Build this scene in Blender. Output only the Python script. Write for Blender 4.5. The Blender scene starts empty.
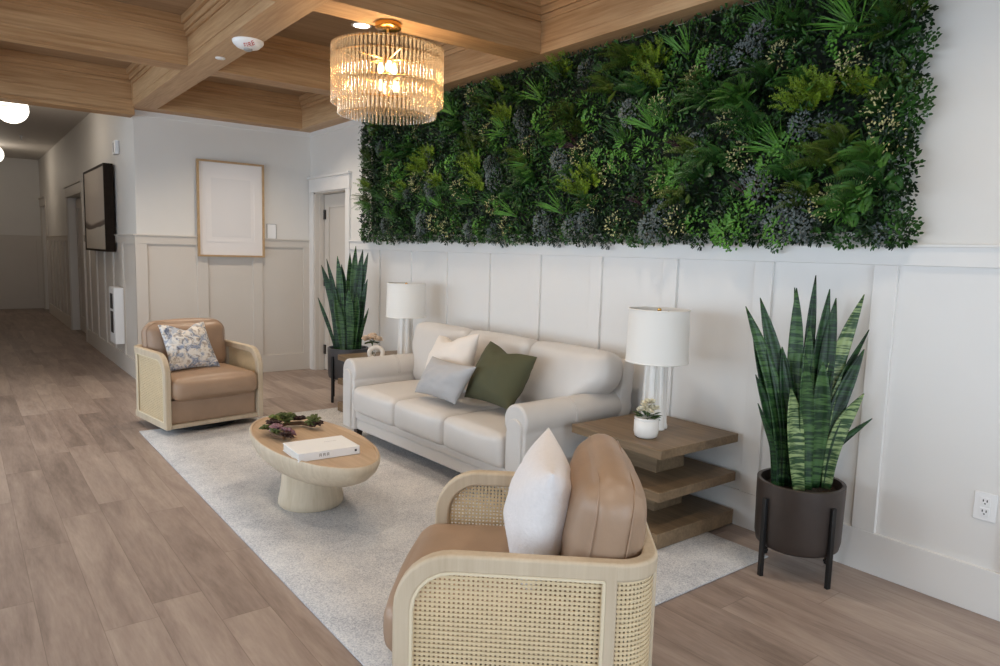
import bpy, bmesh, math, random
from mathutils import Vector, Matrix, noise as mnoise

SC = bpy.context.scene
COL = SC.collection
PI = math.pi
RNG = random.Random(7)
R = math.radians


# ------------------------------------------------------------------ helpers
def lin(c):
    out = []
    for v in c[:3]:
        v /= 255.0
        out.append(v / 12.92 if v <= 0.04045 else ((v + 0.055) / 1.055) ** 2.4)
    return (out[0], out[1], out[2], 1.0)


def link(name, me, mat, parent=None, loc=None):
    o = bpy.data.objects.new(name, me)
    COL.objects.link(o)
    if mat is not None and len(me.materials) == 0:
        me.materials.append(mat)
    if parent is not None:
        o.parent = parent
    if loc is not None:
        o.location = loc
    return o


def obj(name, bm, mat, parent=None, loc=None, smooth=40, bevel=0, seg=2):
    bmesh.ops.remove_doubles(bm, verts=bm.verts, dist=1e-5)
    bmesh.ops.recalc_face_normals(bm, faces=bm.faces)
    me = bpy.data.meshes.new(name)
    bm.to_mesh(me)
    bm.free()
    if smooth:
        me.shade_smooth()
        try:
            me.set_sharp_from_angle(angle=R(smooth))
        except Exception:
            pass
    o = link(name, me, mat, parent, loc)
    if bevel:
        m = o.modifiers.new('bevel', 'BEVEL')
        m.width = bevel
        m.segments = seg
        m.limit_method = 'ANGLE'
        m.angle_limit = R(35)
        m.harden_normals = False
    return o


def thing(name, label, cat, loc=(0, 0, 0), rz=0.0, group=None):
    o = bpy.data.objects.new(name, None)
    o.empty_display_size = 0.1
    COL.objects.link(o)
    o.location = loc
    o.rotation_euler = (0, 0, rz)
    tag(o, label, cat, group)
    return o


def tag(o, label, cat, group=None):
    o['label'] = label
    o['category'] = cat
    if group:
        o['group'] = group
    return o


def struct(o):
    o['kind'] = 'structure'
    return o


def dup(root, loc, rz, label=None):
    r = root.copy()
    COL.objects.link(r)
    r.location = loc
    r.rotation_euler = (0, 0, rz)
    if label:
        r['label'] = label
    for ch in list(root.children):
        c = ch.copy()
        COL.objects.link(c)
        c.parent = r
        for g in list(ch.children):
            d = g.copy()
            COL.objects.link(d)
            d.parent = c
    return r


def box(bm, x0, x1, y0, y1, z0, z1, M=None):
    vs = [bm.verts.new(v) for v in ((x0, y0, z0), (x1, y0, z0), (x1, y1, z0), (x0, y1, z0), (x0, y0, z1), (x1, y0, z1), (x1, y1, z1), (x0, y1, z1))]
    if M is not None:
        for v in vs:
            v.co = M @ v.co
    for f in ((3, 2, 1, 0), (4, 5, 6, 7), (0, 1, 5, 4), (1, 2, 6, 5), (2, 3, 7, 6), (3, 0, 4, 7)):
        bm.faces.new([vs[i] for i in f])


def bx(*a, M=None):
    bm = bmesh.new()
    box(bm, *a, M=M)
    return bm


def soft(bm, sx, sy, sz, r, bulge=(0, 0, 0), n=10, M=None, wob=0.0, seed=0):
    """rounded box of full size sx,sy,sz centred on the origin, faces swelling by bulge"""
    h = Vector((sx / 2, sy / 2, sz / 2))
    rr = Vector((min(r, h.x), min(r, h.y), min(r, h.z)))
    cache = {}

    def mp(p):
        key = tuple(round(c, 4) for c in p)
        if key in cache:
            return cache[key]
        q = Vector([0, 0, 0])
        d = Vector([0, 0, 0])
        for i in range(3):
            lim = h[i] - rr[i]
            # spread points so that rounding gets enough samples
            a = p[i]
            v = a * h[i]
            c = max(-lim, min(lim, v))
            q[i] = c
            d[i] = (v - c) / max(rr[i], 1e-6)
        if d.length > 1e-9:
            m = max(abs(d.x), abs(d.y), abs(d.z))
            d2 = d.normalized() * m
            for i in range(3):
                q[i] += d2[i] * rr[i]
        u, v, w = p
        q.x += bulge[0] * (1 if u > 0 else -1) * abs(u) ** 3 * (1 - v * v) * (1 - w * w)
        q.y += bulge[1] * (1 if v > 0 else -1) * abs(v) ** 3 * (1 - u * u) * (1 - w * w)
        q.z += bulge[2] * (1 if w > 0 else -1) * abs(w) ** 3 * (1 - u * u) * (1 - v * v)
        if wob:
            nv = mnoise.noise_vector(q * 7 + Vector((seed * 3.1, 1.7, seed)))
            q += nv * wob
        if M is not None:
            q = M @ q
        vv = bm.verts.new(q)
        cache[key] = vv
        return vv

    ts = []
    for i in range(n + 1):
        t = -1 + 2 * i / n
        ts.append(math.copysign(abs(t) ** 0.6, t) if abs(t) > 1e-9 else 0.0)
    for ax in range(3):
        for s in (-1, 1):
            for i in range(n):
                for j in range(n):
                    q = []
                    for (a, b) in ((i, j), (i + 1, j), (i + 1, j + 1), (i, j + 1)):
                        p = [0, 0, 0]
                        p[ax] = s
                        p[(ax + 1) % 3] = ts[a]
                        p[(ax + 2) % 3] = ts[b]
                        q.append(mp(p))
                    if s < 0:
                        q.reverse()
                    try:
                        bm.faces.new(q)
                    except ValueError:
                        pass


def lathe(bm, prof, seg=32, c=(0, 0, 0), sx=1.0, sy=1.0, M=None):
    rings = []
    for r, z in prof:
        if r < 1e-6:
            p = Vector((c[0], c[1], c[2] + z))
            rings.append([bm.verts.new(M @ p if M else p)])
        else:
            ring = []
            for k in range(seg):
                a = 2 * PI * k / seg
                p = Vector((c[0] + sx * r * math.cos(a), c[1] + sy * r * math.sin(a), c[2] + z))
                ring.append(bm.verts.new(M @ p if M else p))
            rings.append(ring)
    for a, b in zip(rings, rings[1:]):
        if len(a) == 1 and len(b) == 1:
            continue
        for k in range(seg):
            k2 = (k + 1) % seg
            if len(a) == 1:
                bm.faces.new((a[0], b[k2], b[k]))
            elif len(b) == 1:
                bm.faces.new((a[k], a[k2], b[0]))
            else:
                bm.faces.new((a[k], a[k2], b[k2], b[k]))


def tube(bm, pts, r, seg=8, closed=False, cap=True):
    pts = [Vector(p) for p in pts]
    n = len(pts)
    rs = r if isinstance(r, (list, tuple)) else [r] * n
    up = None
    rings = []
    for i, p in enumerate(pts):
        if closed:
            t = pts[(i + 1) % n] - pts[i - 1]
        else:
            t = pts[min(i + 1, n - 1)] - pts[max(i - 1, 0)]
        t.normalize()
        if up is None:
            up = Vector((0, 0, 1)) if abs(t.z) < 0.9 else Vector((1, 0, 0))
        a = t.cross(up)
        if a.length < 1e-6:
            a = t.orthogonal()
        a.normalize()
        b = a.cross(t).normalized()
        up = b
        rings.append([bm.verts.new(p + (a * math.cos(2 * PI * k / seg) + b * math.sin(2 * PI * k / seg)) * rs[i]) for k in range(seg)])
    rng = range(n if closed else n - 1)
    for i in rng:
        A, B = rings[i], rings[(i + 1) % n]
        for k in range(seg):
            bm.faces.new((A[k], A[(k + 1) % seg], B[(k + 1) % seg], B[k]))
    if cap and not closed:
        bm.faces.new(list(reversed(rings[0])))
        bm.faces.new(rings[-1])


def prism(bm, poly, fn, d0, d1):
    """extrude the closed 2D polygon between depths d0 and d1; fn(u, v, d) -> 3D point"""
    A = [bm.verts.new(fn(u, v, d0)) for u, v in poly]
    B = [bm.verts.new(fn(u, v, d1)) for u, v in poly]
    n = len(poly)
    for k in range(n):
        bm.faces.new((A[k], A[(k + 1) % n], B[(k + 1) % n], B[k]))
    bm.faces.new(list(reversed(A)))
    bm.faces.new(B)


def ringprism(bm, outer, inner, fn, d0, d1):
    n = len(outer)
    Ls = []
    for d in (d0, d1):
        Ls.append([[bm.verts.new(fn(u, v, d)) for u, v in pl] for pl in (outer, inner)])
    for k in range(n):
        k2 = (k + 1) % n
        for s in (0, 1):
            o, i = Ls[s]
            bm.faces.new((o[k], o[k2], i[k2], i[k]))
        bm.faces.new((Ls[0][0][k], Ls[0][0][k2], Ls[1][0][k2], Ls[1][0][k]))
        bm.faces.new((Ls[0][1][k], Ls[0][1][k2], Ls[1][1][k2], Ls[1][1][k]))


def rrect(u0, u1, v0, v1, r, n=8):
    """outline of a rectangle; r = radii of the corners (u0v0, u1v0, u1v1, u0v1)"""
    pts = []
    for (cx, cy, a0, rad) in ((u0, v0, PI, r[0]), (u1, v0, 1.5 * PI, r[1]), (u1, v1, 0, r[2]), (u0, v1, 0.5 * PI, r[3])):
        ox = cx + (rad if cx == u0 else -rad)
        oy = cy + (rad if cy == v0 else -rad)
        for k in range(n + 1):
            a = a0 + 0.5 * PI * k / n
            pts.append((ox + rad * math.cos(a), oy + rad * math.sin(a)))
    return pts


class PB:
    """plain vertex / face lists for foliage"""

    def __init__(s):
        s.v, s.f = [], []

    def leaf(s, base, d, nrm, L, W, fold=0.25, shape=0.45):
        d = d.normalized()
        side = d.cross(nrm)
        if side.length < 1e-6:
            side = d.orthogonal()
        side.normalize()
        n = side.cross(d).normalized()
        b = len(s.v)
        lift = n * (fold * W)
        droop = -n * (0.12 * L)
        s.v += [base, base + d * (L * shape * 0.55) + side * (W * .42) + lift, base + d * (L * min(.92, shape + .25)) + side * (W * .40) + lift + droop * .4, base + d * L + droop,
                base + d * (L * min(.92, shape + .25)) - side * (W * .40) + lift + droop * .4, base + d * (L * shape * 0.55) - side * (W * .42) + lift]
        s.f += [(b, b + 1, b + 2, b + 3), (b, b + 3, b + 4, b + 5)]

    def blade(s, pts, ws, nrm):
        """a strip along pts with half widths ws, folded along its middle"""
        b = len(s.v)
        n = len(pts)
        for i, p in enumerate(pts):
            t = (pts[min(i + 1, n - 1)] - pts[max(i - 1, 0)]).normalized()
            side = t.cross(nrm)
            if side.length < 1e-6:
                side = t.orthogonal()
            side.normalize()
            nn = side.cross(t).normalized()
            s.v += [p + side * ws[i] + nn * ws[i] * .35, p, p - side * ws[i] + nn * ws[i] * .35]
        for i in range(n - 1):
            k = b + 3 * i
            s.f += [(k, k + 1, k + 4, k + 3), (k + 1, k + 2, k + 5, k + 4)]

    def mesh(s, name, mat):
        me = bpy.data.meshes.new(name)
        me.from_pydata([tuple(p) for p in s.v], [], s.f)
        me.materials.append(mat)
        me.shade_smooth()
        return me


# ---------------------------------------------------------------- materials
def newmat(name):
    m = bpy.data.materials.new(name)
    m.use_nodes = True
    nt = m.node_tree
    b = nt.nodes['Principled BSDF']
    return m, nt, b


def N(nt, typ, **kw):
    n = nt.nodes.new(typ)
    for k, v in kw.items():
        if k in n.inputs:
            n.inputs[k].default_value = v
        else:
            setattr(n, k, v)
    return n


def coords(nt, scale=(1, 1, 1), rot=(0, 0, 0), kind='Object'):
    tc = N(nt, 'ShaderNodeTexCoord')
    mp = N(nt, 'ShaderNodeMapping')
    mp.inputs['Scale'].default_value = scale
    mp.inputs['Rotation'].default_value = rot
    nt.links.new(tc.outputs[kind], mp.inputs['Vector'])
    return mp.outputs['Vector']


def ramp(nt, fac, stops):
    r = N(nt, 'ShaderNodeValToRGB')
    el = r.color_ramp.elements
    el[0].position, el[0].color = stops[0][0], stops[0][1]
    el[1].position, el[1].color = stops[-1][0], stops[-1][1]
    for p, c in stops[1:-1]:
        e = el.new(p)
        e.color = c
    nt.links.new(fac, r.inputs['Fac'])
    return r.outputs['Color']


def bumpify(nt, b, height, strength, dist=0.01):
    bp = N(nt, 'ShaderNodeBump', Strength=strength, Distance=dist)
    nt.links.new(height, bp.inputs['Height'])
    nt.links.new(bp.outputs['Normal'], b.inputs['Normal'])


def plain(name, col, rough=0.5, metal=0.0, spec=None, var=0.0, vscale=6.0, bump=0.0, bscale=200.0, bdist=0.002, stretch=(1, 1, 1)):
    m, nt, b = newmat(name)
    c = lin(col)
    b.inputs['Base Color'].default_value = c
    b.inputs['Roughness'].default_value = rough
    b.inputs['Metallic'].default_value = metal
    if spec is not None:
        b.inputs['Specular IOR Level'].default_value = spec
    if var:
        v = coords(nt, stretch)
        n = N(nt, 'ShaderNodeTexNoise', Scale=vscale, Detail=5.0, Roughness=0.6)
        nt.links.new(v, n.inputs['Vector'])
        lo = tuple(max(0, x * (1 - var)) for x in c[:3]) + (1,)
        hi = tuple(min(1, x * (1 + var)) for x in c[:3]) + (1,)
        nt.links.new(ramp(nt, n.outputs['Fac'], [(0.3, lo), (0.7, hi)]), b.inputs['Base Color'])
    if bump:
        v = coords(nt)
        n = N(nt, 'ShaderNodeTexNoise', Scale=bscale, Detail=3.0)
        nt.links.new(v, n.inputs['Vector'])
        bumpify(nt, b, n.outputs['Fac'], bump, bdist)
    return m


def wood(name, dark, light, axis='y', rough=0.5, fine=60, bands=7.0, contrast=1.0):
    m, nt, b = newmat(name)
    st = {'x': (0.05, 1, 1), 'y': (1, 0.05, 1), 'z': (1, 1, 0.05)}[axis]
    v = coords(nt, st)
    n1 = N(nt, 'ShaderNodeTexNoise', Scale=bands, Detail=3.0, Roughness=0.55, Distortion=0.6)
    n2 = N(nt, 'ShaderNodeTexNoise', Scale=float(fine), Detail=4.0, Roughness=0.6)
    nt.links.new(v, n1.inputs['Vector'])
    nt.links.new(v, n2.inputs['Vector'])
    mx = N(nt, 'ShaderNodeMix', data_type='FLOAT')
    mx.inputs[0].default_value = 0.45
    nt.links.new(n1.outputs['Fac'], mx.inputs[2])
    nt.links.new(n2.outputs['Fac'], mx.inputs[3])
    w = 0.16 / contrast
    col = ramp(nt, mx.outputs[0], [(0.5 - w, lin(dark)), (0.5 + w, lin(light))])
    nt.links.new(col, b.inputs['Base Color'])
    b.inputs['Roughness'].default_value = rough
    b.inputs['Specular IOR Level'].default_value = 0.3
    bumpify(nt, b, n2.outputs['Fac'], 0.12, 0.002)
    return m


def floor_mat():
    m, nt, b = newmat('plank_floor')
    tc = N(nt, 'ShaderNodeTexCoord')
    sp = N(nt, 'ShaderNodeSeparateXYZ')
    nt.links.new(tc.outputs['Object'], sp.inputs[0])

    def math_(op, a, bb=None):
        n = N(nt, 'ShaderNodeMath', operation=op)
        for i, x in enumerate((a, bb)):
            if x is None:
                continue
            if isinstance(x, (int, float)):
                n.inputs[i].default_value = x
            else:
                nt.links.new(x, n.inputs[i])
        return n.outputs[0]
    u = math_('DIVIDE', sp.outputs['X'], 0.19)
    iu = math_('FLOOR', u)
    fu = math_('FRACT', u)
    w1 = N(nt, 'ShaderNodeTexWhiteNoise', noise_dimensions='1D')
    nt.links.new(iu, w1.inputs['W'])
    v = math_('ADD', math_('DIVIDE', sp.outputs['Y'], 1.35), w1.outputs['Value'])
    iv = math_('FLOOR', v)
    fv = math_('FRACT', v)
    cb = N(nt, 'ShaderNodeCombineXYZ')
    nt.links.new(iu, cb.inputs[0])
    nt.links.new(iv, cb.inputs[1])
    w2 = N(nt, 'ShaderNodeTexWhiteNoise', noise_dimensions='2D')
    nt.links.new(cb.outputs[0], w2.inputs['Vector'])
    # grain, shifted per plank
    cb2 = N(nt, 'ShaderNodeCombineXYZ')
    nt.links.new(math_('ADD', sp.outputs['X'], math_('MULTIPLY', w2.outputs['Value'], 13.0)), cb2.inputs[0])
    nt.links.new(math_('MULTIPLY', sp.outputs['Y'], 0.12), cb2.inputs[1])
    nt.links.new(w2.outputs['Value'], cb2.inputs[2])
    n1 = N(nt, 'ShaderNodeTexNoise', Scale=9.0, Detail=6.0, Roughness=0.62, Distortion=0.7)
    nt.links.new(cb2.outputs[0], n1.inputs['Vector'])
    n2 = N(nt, 'ShaderNodeTexNoise', Scale=80.0, Detail=3.0, Roughness=0.6)
    nt.links.new(cb2.outputs[0], n2.inputs['Vector'])
    f = math_('ADD', math_('MULTIPLY', n1.outputs['Fac'], 0.62), math_('ADD', math_('MULTIPLY', n2.outputs['Fac'], 0.2), math_('MULTIPLY', w2.outputs['Value'], 0.18)))
    col = ramp(nt, f, [(0.3, lin((112, 97, 88))), (0.5, lin((153, 136, 126))), (0.72, lin((183, 167, 155)))])
    # seams
    su = math_('LESS_THAN', math_('MINIMUM', fu, math_('SUBTRACT', 1.0, fu)), 0.008)
    sv = math_('LESS_THAN', math_('MINIMUM', fv, math_('SUBTRACT', 1.0, fv)), 0.0013)
    seam = math_('MAXIMUM', su, sv)
    mx = N(nt, 'ShaderNodeMix', data_type='RGBA')
    nt.links.new(math_('MULTIPLY', seam, 0.35), mx.inputs[0])
    nt.links.new(col, mx.inputs[6])
    mx.inputs[7].default_value = lin((70, 52, 42))
    nt.links.new(mx.outputs[2], b.inputs['Base Color'])
    b.inputs['Roughness'].default_value = 0.42
    b.inputs['Specular IOR Level'].default_value = 0.4
    bumpify(nt, b, n2.outputs['Fac'], 0.08, 0.002)
    return m


def rug_mat():
    m, nt, b = newmat('rug_wool')
    v = coords(nt)
    n1 = N(nt, 'ShaderNodeTexNoise', Scale=3.2, Detail=5.0, Roughness=0.7, Distortion=0.4)
    n2 = N(nt, 'ShaderNodeTexNoise', Scale=150.0, Detail=2.0, Roughness=0.7)
    n3 = N(nt, 'ShaderNodeTexVoronoi', Scale=55.0)
    for n in (n1, n2, n3):
        nt.links.new(v, n.inputs['Vector'])
    a = N(nt, 'ShaderNodeMath', operation='MULTIPLY')
    a.inputs[1].default_value = 0.35
    nt.links.new(n1.outputs['Fac'], a.inputs[0])
    c = N(nt, 'ShaderNodeMath', operation='MULTIPLY_ADD')
    c.inputs[1].default_value = 0.65
    nt.links.new(n2.outputs['Fac'], c.inputs[0])
    nt.links.new(a.outputs[0], c.inputs[2])
    col = ramp(nt, c.outputs[0], [(0.34, lin((150, 152, 158))), (0.5, lin((200, 199, 200))), (0.64, lin((224, 222, 218)))])
    nt.links.new(col, b.inputs['Base Color'])
    b.inputs['Roughness'].default_value = 0.95
    b.inputs['Specular IOR Level'].default_value = 0.1
    bumpify(nt, b, n2.outputs['Fac'], 0.5, 0.006)
    return m


def floral_mat():
    m, nt, b = newmat('floral_linen')
    v = coords(nt)
    n1 = N(nt, 'ShaderNodeTexNoise', Scale=11.0, Detail=4.0, Roughness=0.6, Distortion=1.4)
    n2 = N(nt, 'ShaderNodeTexNoise', Scale=24.0, Detail=3.0, Roughness=0.6, Distortion=1.0)
    for n in (n1, n2):
        nt.links.new(v, n.inputs['Vector'])
    c1 = ramp(nt, n1.outputs['Fac'], [(0.44, lin((228, 222, 214))), (0.52, lin((186, 190, 198))), (0.58, lin((128, 140, 166))), (0.66, lin((206, 205, 206)))])
    c2 = ramp(nt, n2.outputs['Fac'], [(0.5, lin((255, 255, 255))), (0.6, lin((198, 186, 172))), (0.68, lin((120, 124, 140)))])
    mx = N(nt, 'ShaderNodeMix', data_type='RGBA', blend_type='MULTIPLY')
    mx.inputs[0].default_value = 0.8
    nt.links.new(c1, mx.inputs[6])
    nt.links.new(c2, mx.inputs[7])
    nt.links.new(mx.outputs[2], b.inputs['Base Color'])
    b.inputs['Roughness'].default_value = 0.9
    return m


def snake_mat(name, dark, light, edge=False):
    m, nt, b = newmat(name)
    tc = N(nt, 'ShaderNodeTexCoord')
    mp = N(nt, 'ShaderNodeMapping')
    mp.inputs['Scale'].default_value = (7, 7, 62)
    nt.links.new(tc.outputs['Object'], mp.inputs['Vector'])
    n1 = N(nt, 'ShaderNodeTexNoise', Scale=1.3, Detail=3.0, Roughness=0.6, Distortion=0.5)
    nt.links.new(mp.outputs['Vector'], n1.inputs['Vector'])
    col = ramp(nt, n1.outputs['Fac'], [(0.44, lin(dark)), (0.58, lin(light))])
    nt.links.new(col, b.inputs['Base Color'])
    b.inputs['Roughness'].default_value = 0.38
    b.inputs['Specular IOR Level'].default_value = 0.35
    return m


def emis(name, col, strength):
    m, nt, b = newmat(name)
    b.inputs['Base Color'].default_value = lin(col)
    b.inputs['Emission Color'].default_value = lin(col)
    b.inputs['Emission Strength'].default_value = strength
    return m


def glass_rod_mat():
    m = bpy.data.materials.new('ribbed_glass')
    m.use_nodes = True
    nt = m.node_tree
    nt.nodes.clear()
    out = N(nt, 'ShaderNodeOutputMaterial')
    tr = N(nt, 'ShaderNodeBsdfTransparent')
    tr.inputs['Color'].default_value = (0.90, 0.80, 0.66, 1)
    gl = N(nt, 'ShaderNodeBsdfGlossy')
    gl.inputs['Roughness'].default_value = 0.2
    gl.inputs['Color'].default_value = (1, 0.97, 0.92, 1)
    tl = N(nt, 'ShaderNodeBsdfTranslucent')
    tl.inputs['Color'].default_value = (0.95, 0.88, 0.78, 1)
    lw = N(nt, 'ShaderNodeLayerWeight', Blend=0.5)
    m1 = N(nt, 'ShaderNodeMixShader')
    m2 = N(nt, 'ShaderNodeMixShader')
    m2.inputs[0].default_value = 0.22
    nt.links.new(lw.outputs['Facing'], m1.inputs[0])
    nt.links.new(tr.outputs[0], m1.inputs[1])
    nt.links.new(gl.outputs[0], m1.inputs[2])
    nt.links.new(m1.outputs[0], m2.inputs[1])
    nt.links.new(tl.outputs[0], m2.inputs[2])
    nt.links.new(m2.outputs[0], out.inputs[0])
    return m


def clear_glass_mat():
    m = bpy.data.materials.new('clear_glass')
    m.use_nodes = True
    nt = m.node_tree
    nt.nodes.clear()
    out = N(nt, 'ShaderNodeOutputMaterial')
    tr = N(nt, 'ShaderNodeBsdfTransparent')
    tr.inputs['Color'].default_value = (0.95, 0.97, 0.97, 1)
    gl = N(nt, 'ShaderNodeBsdfGlossy')
    gl.inputs['Roughness'].default_value = 0.03
    lw = N(nt, 'ShaderNodeLayerWeight', Blend=0.25)
    mx = N(nt, 'ShaderNodeMixShader')
    nt.links.new(lw.outputs['Fresnel'], mx.inputs[0])
    nt.links.new(tr.outputs[0], mx.inputs[1])
    nt.links.new(gl.outputs[0], mx.inputs[2])
    nt.links.new(mx.outputs[0], out.inputs[0])
    return m


WALL = plain('wall_paint', (222, 219, 214), 0.6, var=0.015, vscale=2.0)
GREIGE = plain('greige_paint', (206, 199, 190), 0.5, var=0.015, vscale=2.0)
TRIMW = plain('trim_paint', (226, 224, 221), 0.42, var=0.01, vscale=2.0)
CEILP = plain('hall_ceiling_paint', (205, 200, 194), 0.7)
FLOOR = floor_mat()
RUG = rug_mat()
BEAMX = wood('beam_oak_x', (150, 110, 70), (196, 158, 116), 'x', 0.5)
BEAMY = wood('beam_oak_y', (160, 122, 84), (204, 170, 130), 'y', 0.5)
COFFER = wood('coffer_oak', (140, 112, 84), (170, 142, 112), 'x', 0.6)
OAK = wood('pale_oak', (186, 168, 143), (206, 190, 166), 'z', 0.5, bands=9)
OAKT = wood('table_oak', (180, 154, 126), (204, 178, 150), 'y', 0.5, bands=11)
OAKG = wood('washed_oak', (190, 174, 150), (212, 198, 176), 'z', 0.55, bands=8)
DOAK = wood('brown_oak', (102, 84, 64), (140, 118, 92), 'y', 0.42, bands=9)
FRAMEOAK = plain('frame_oak', (176, 146, 108), 0.5, var=0.12, vscale=20)
CANE = plain('cane', (216, 195, 158), 0.55, var=0.05, vscale=25)
RIM = plain('cane_spline', (222, 208, 180), 0.5)
LEATHER = plain('taupe_leather', (160, 133, 110), 0.40, spec=0.45, var=0.10, vscale=5, bump=0.15, bscale=260)
SOFAL = plain('ivory_leather', (207, 202, 197), 0.38, spec=0.45, var=0.03, vscale=4, bump=0.10, bscale=240)
DARKF = plain('dark_foot', (48, 36, 32), 0.45)
BLACK = plain('black_metal', (16, 16, 17), 0.45)
HINGE = plain('black_hinge', (24, 22, 20), 0.4)
POT = plain('charcoal_pot', (66, 58, 54), 0.42, metal=0.25, var=0.14, vscale=7)
POT2 = plain('slate_pot', (80, 80, 84), 0.42, metal=0.2, var=0.12, vscale=7)
SOIL = plain('soil', (46, 37, 30), 0.95, var=0.4, vscale=60, bump=0.9, bscale=90, bdist=0.02)
SHADE = plain('linen_shade', (238, 235, 229), 0.9, bump=0.12, bscale=500)
CERAM = plain('white_ceramic', (232, 228, 222), 0.32)
CERAMW = plain('cream_ceramic', (226, 216, 203), 0.45)
BRASS = plain('brass', (206, 158, 84), 0.22, metal=1.0)
GLASSROD = glass_rod_mat()
CLEAR = clear_glass_mat()
BULB = emis('bulb_glow', (255, 226, 186), 16.0)
DOWN = emis('downlight_glow', (255, 236, 210), 14.0)
GLOBE = emis('globe_glow', (255, 246, 232), 2.4)
WHITEP = plain('white_plastic', (236, 236, 236), 0.35)
GREYP = plain('grey_plastic', (150, 150, 150), 0.4)
SLOT = plain('dark_slot', (40, 38, 36), 0.6)
RED = plain('red_lettering', (190, 34, 30), 0.5)
PAPER = plain('white_paper', (238, 239, 240), 0.7)
PAGES = plain('book_pages', (218, 214, 206), 0.8, var=0.05, vscale=300, stretch=(0.02, 0.02, 1))
INK = plain('grey_ink', (150, 148, 146), 0.7)
INKD = plain('dark_ink', (50, 52, 58), 0.7)
MATB = plain('mat_board', (228, 224, 222), 0.7)
SHEET = plain('print_sheet', (220, 217, 216), 0.6)
DFRAME = plain('walnut_frame', (36, 26, 18), 0.6, spec=.12, var=0.2, vscale=14)
CREAMT = plain('cream_textile', (228, 219, 210), 0.85, bump=0.2, bscale=420)
GREYT = plain('silver_textile', (176, 174, 174), 0.6, bump=0.2, bscale=420)
OLIVET = plain('olive_textile', (76, 76, 52), 0.85, bump=0.2, bscale=420)
WHITET = plain('white_textile', (226, 222, 222), 0.9, var=0.03, vscale=60, bump=0.6, bscale=110, bdist=0.004)
FLORAL = floral_mat()
ROSE = plain('blush_petal', (240, 218, 192), 0.6)
PETAL = plain('cream_petal', (242, 236, 214), 0.6)
STEMG = plain('stem_green', (70, 96, 52), 0.5)
BARK = plain('brown_stem', (104, 76, 52), 0.8)


def leafmat(name, col, rough=0.5, var=0.35):
    return plain(name, col, rough, spec=0.3, var=var, vscale=14)


# ------------------------------------------------------------------ setting
XW, YB, ZC, XE = 3.358, 8.04, 2.779, 1.492       # green wall, back wall, beam underside, hall corner
ZT, ZCAP, ZBASE = 1.446, 1.541, 0.198            # wainscot: panel top, cap, baseboard
ZCE = 3.12                                       # coffer and hall ceiling
XL, YN, YH, XHL = -3.8, -2.6, 17.9, -0.55        # left wall, near wall, hall end, hall left wall
TH = 0.2


def setpart(name, bm, mat, parent=None, bevel=0):
    return struct(obj(name, bm, mat, parent, smooth=30, bevel=bevel))


def wall_holes(name, axis, pos, thick, a0, a1, z0, z1, holes, mat):
    """wall slab at pos (to pos+thick) on the given axis, with rectangular openings (a0,a1,z0,z1)"""
    bm = bmesh.new()
    aa = sorted(set([a0, a1] + [h for q in holes for h in q[:2]]))
    zz = sorted(set([z0, z1] + [h for q in holes for h in q[2:]]))
    p0, p1 = min(pos, pos + thick), max(pos, pos + thick)
    for i in range(len(aa) - 1):
        run = None
        for j in range(len(zz) - 1):
            ca, cz = (aa[i] + aa[i + 1]) / 2, (zz[j] + zz[j + 1]) / 2
            if any(h[0] < ca < h[1] and h[2] < cz < h[3] for h in holes):
                continue
            if axis == 'x':
                box(bm, p0, p1, aa[i], aa[i + 1], zz[j], zz[j + 1])
            else:
                box(bm, aa[i], aa[i + 1], p0, p1, zz[j], zz[j + 1])
    return struct(obj(name, bm, mat, smooth=0))


setpart('floor', bx(XL - TH, XW + 1.2, YN - TH, YH + TH, -0.12, 0.0), FLOOR)
setpart('ceiling', bx(XL - TH, XW + TH, YN - TH, YB + 0.02, ZCE, ZCE + 0.12), COFFER)
setpart('ceiling_hall', bx(XHL - TH, XE + TH, YB + 0.02, YH + TH, ZCE, ZCE + 0.12), CEILP)

# walls
DOOR = (7.06, 7.93, 0.0, 2.09)
wall_holes('wall_right', 'x', XW, TH, YN, YB + TH, 0, ZCE, [DOOR], WALL)
setpart('wall_back', bx(XE, XW, YB, YB + TH, 0, ZCE), WALL)
HD1 = (11.75, 13.35, 0.0, 2.14)
HD2 = (16.75, 17.62, 0.0, 2.14)
wall_holes('wall_hall_right', 'x', XE, TH, YB + TH, YH, 0, ZCE, [HD1, HD2], WALL)
setpart('wall_hall_left', bx(XHL - TH, XHL, YB + TH, YH, 0, ZCE), WALL)
setpart('wall_hall_end', bx(XHL - TH, XE + TH, YH, YH + TH, 0, ZCE), WALL)
BWIN = [(-3.5, -2.3, 0.2, 2.55), (-2.15, -0.95, 0.2, 2.55)]
wall_holes('wall_back_left', 'y', YB, TH, XL - TH, XHL, 0, ZCE, BWIN, WALL)
WINS = [(0.2, 2.3, 0.3, 2.55), (2.8, 4.9, 0.3, 2.55), (5.4, 7.5, 0.3, 2.55)]
wall_holes('wall_left', 'x', XL, -TH, YN, YB, 0, ZCE, WINS, WALL)
NWIN = [(-3.1, -0.8, 0.3, 2.55), (0.3, 2.6, 0.3, 2.55)]
wall_holes('wall_near', 'y', YN, -TH, XL - TH, XW + TH, 0, ZCE, NWIN, WALL)
k = 0
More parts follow.
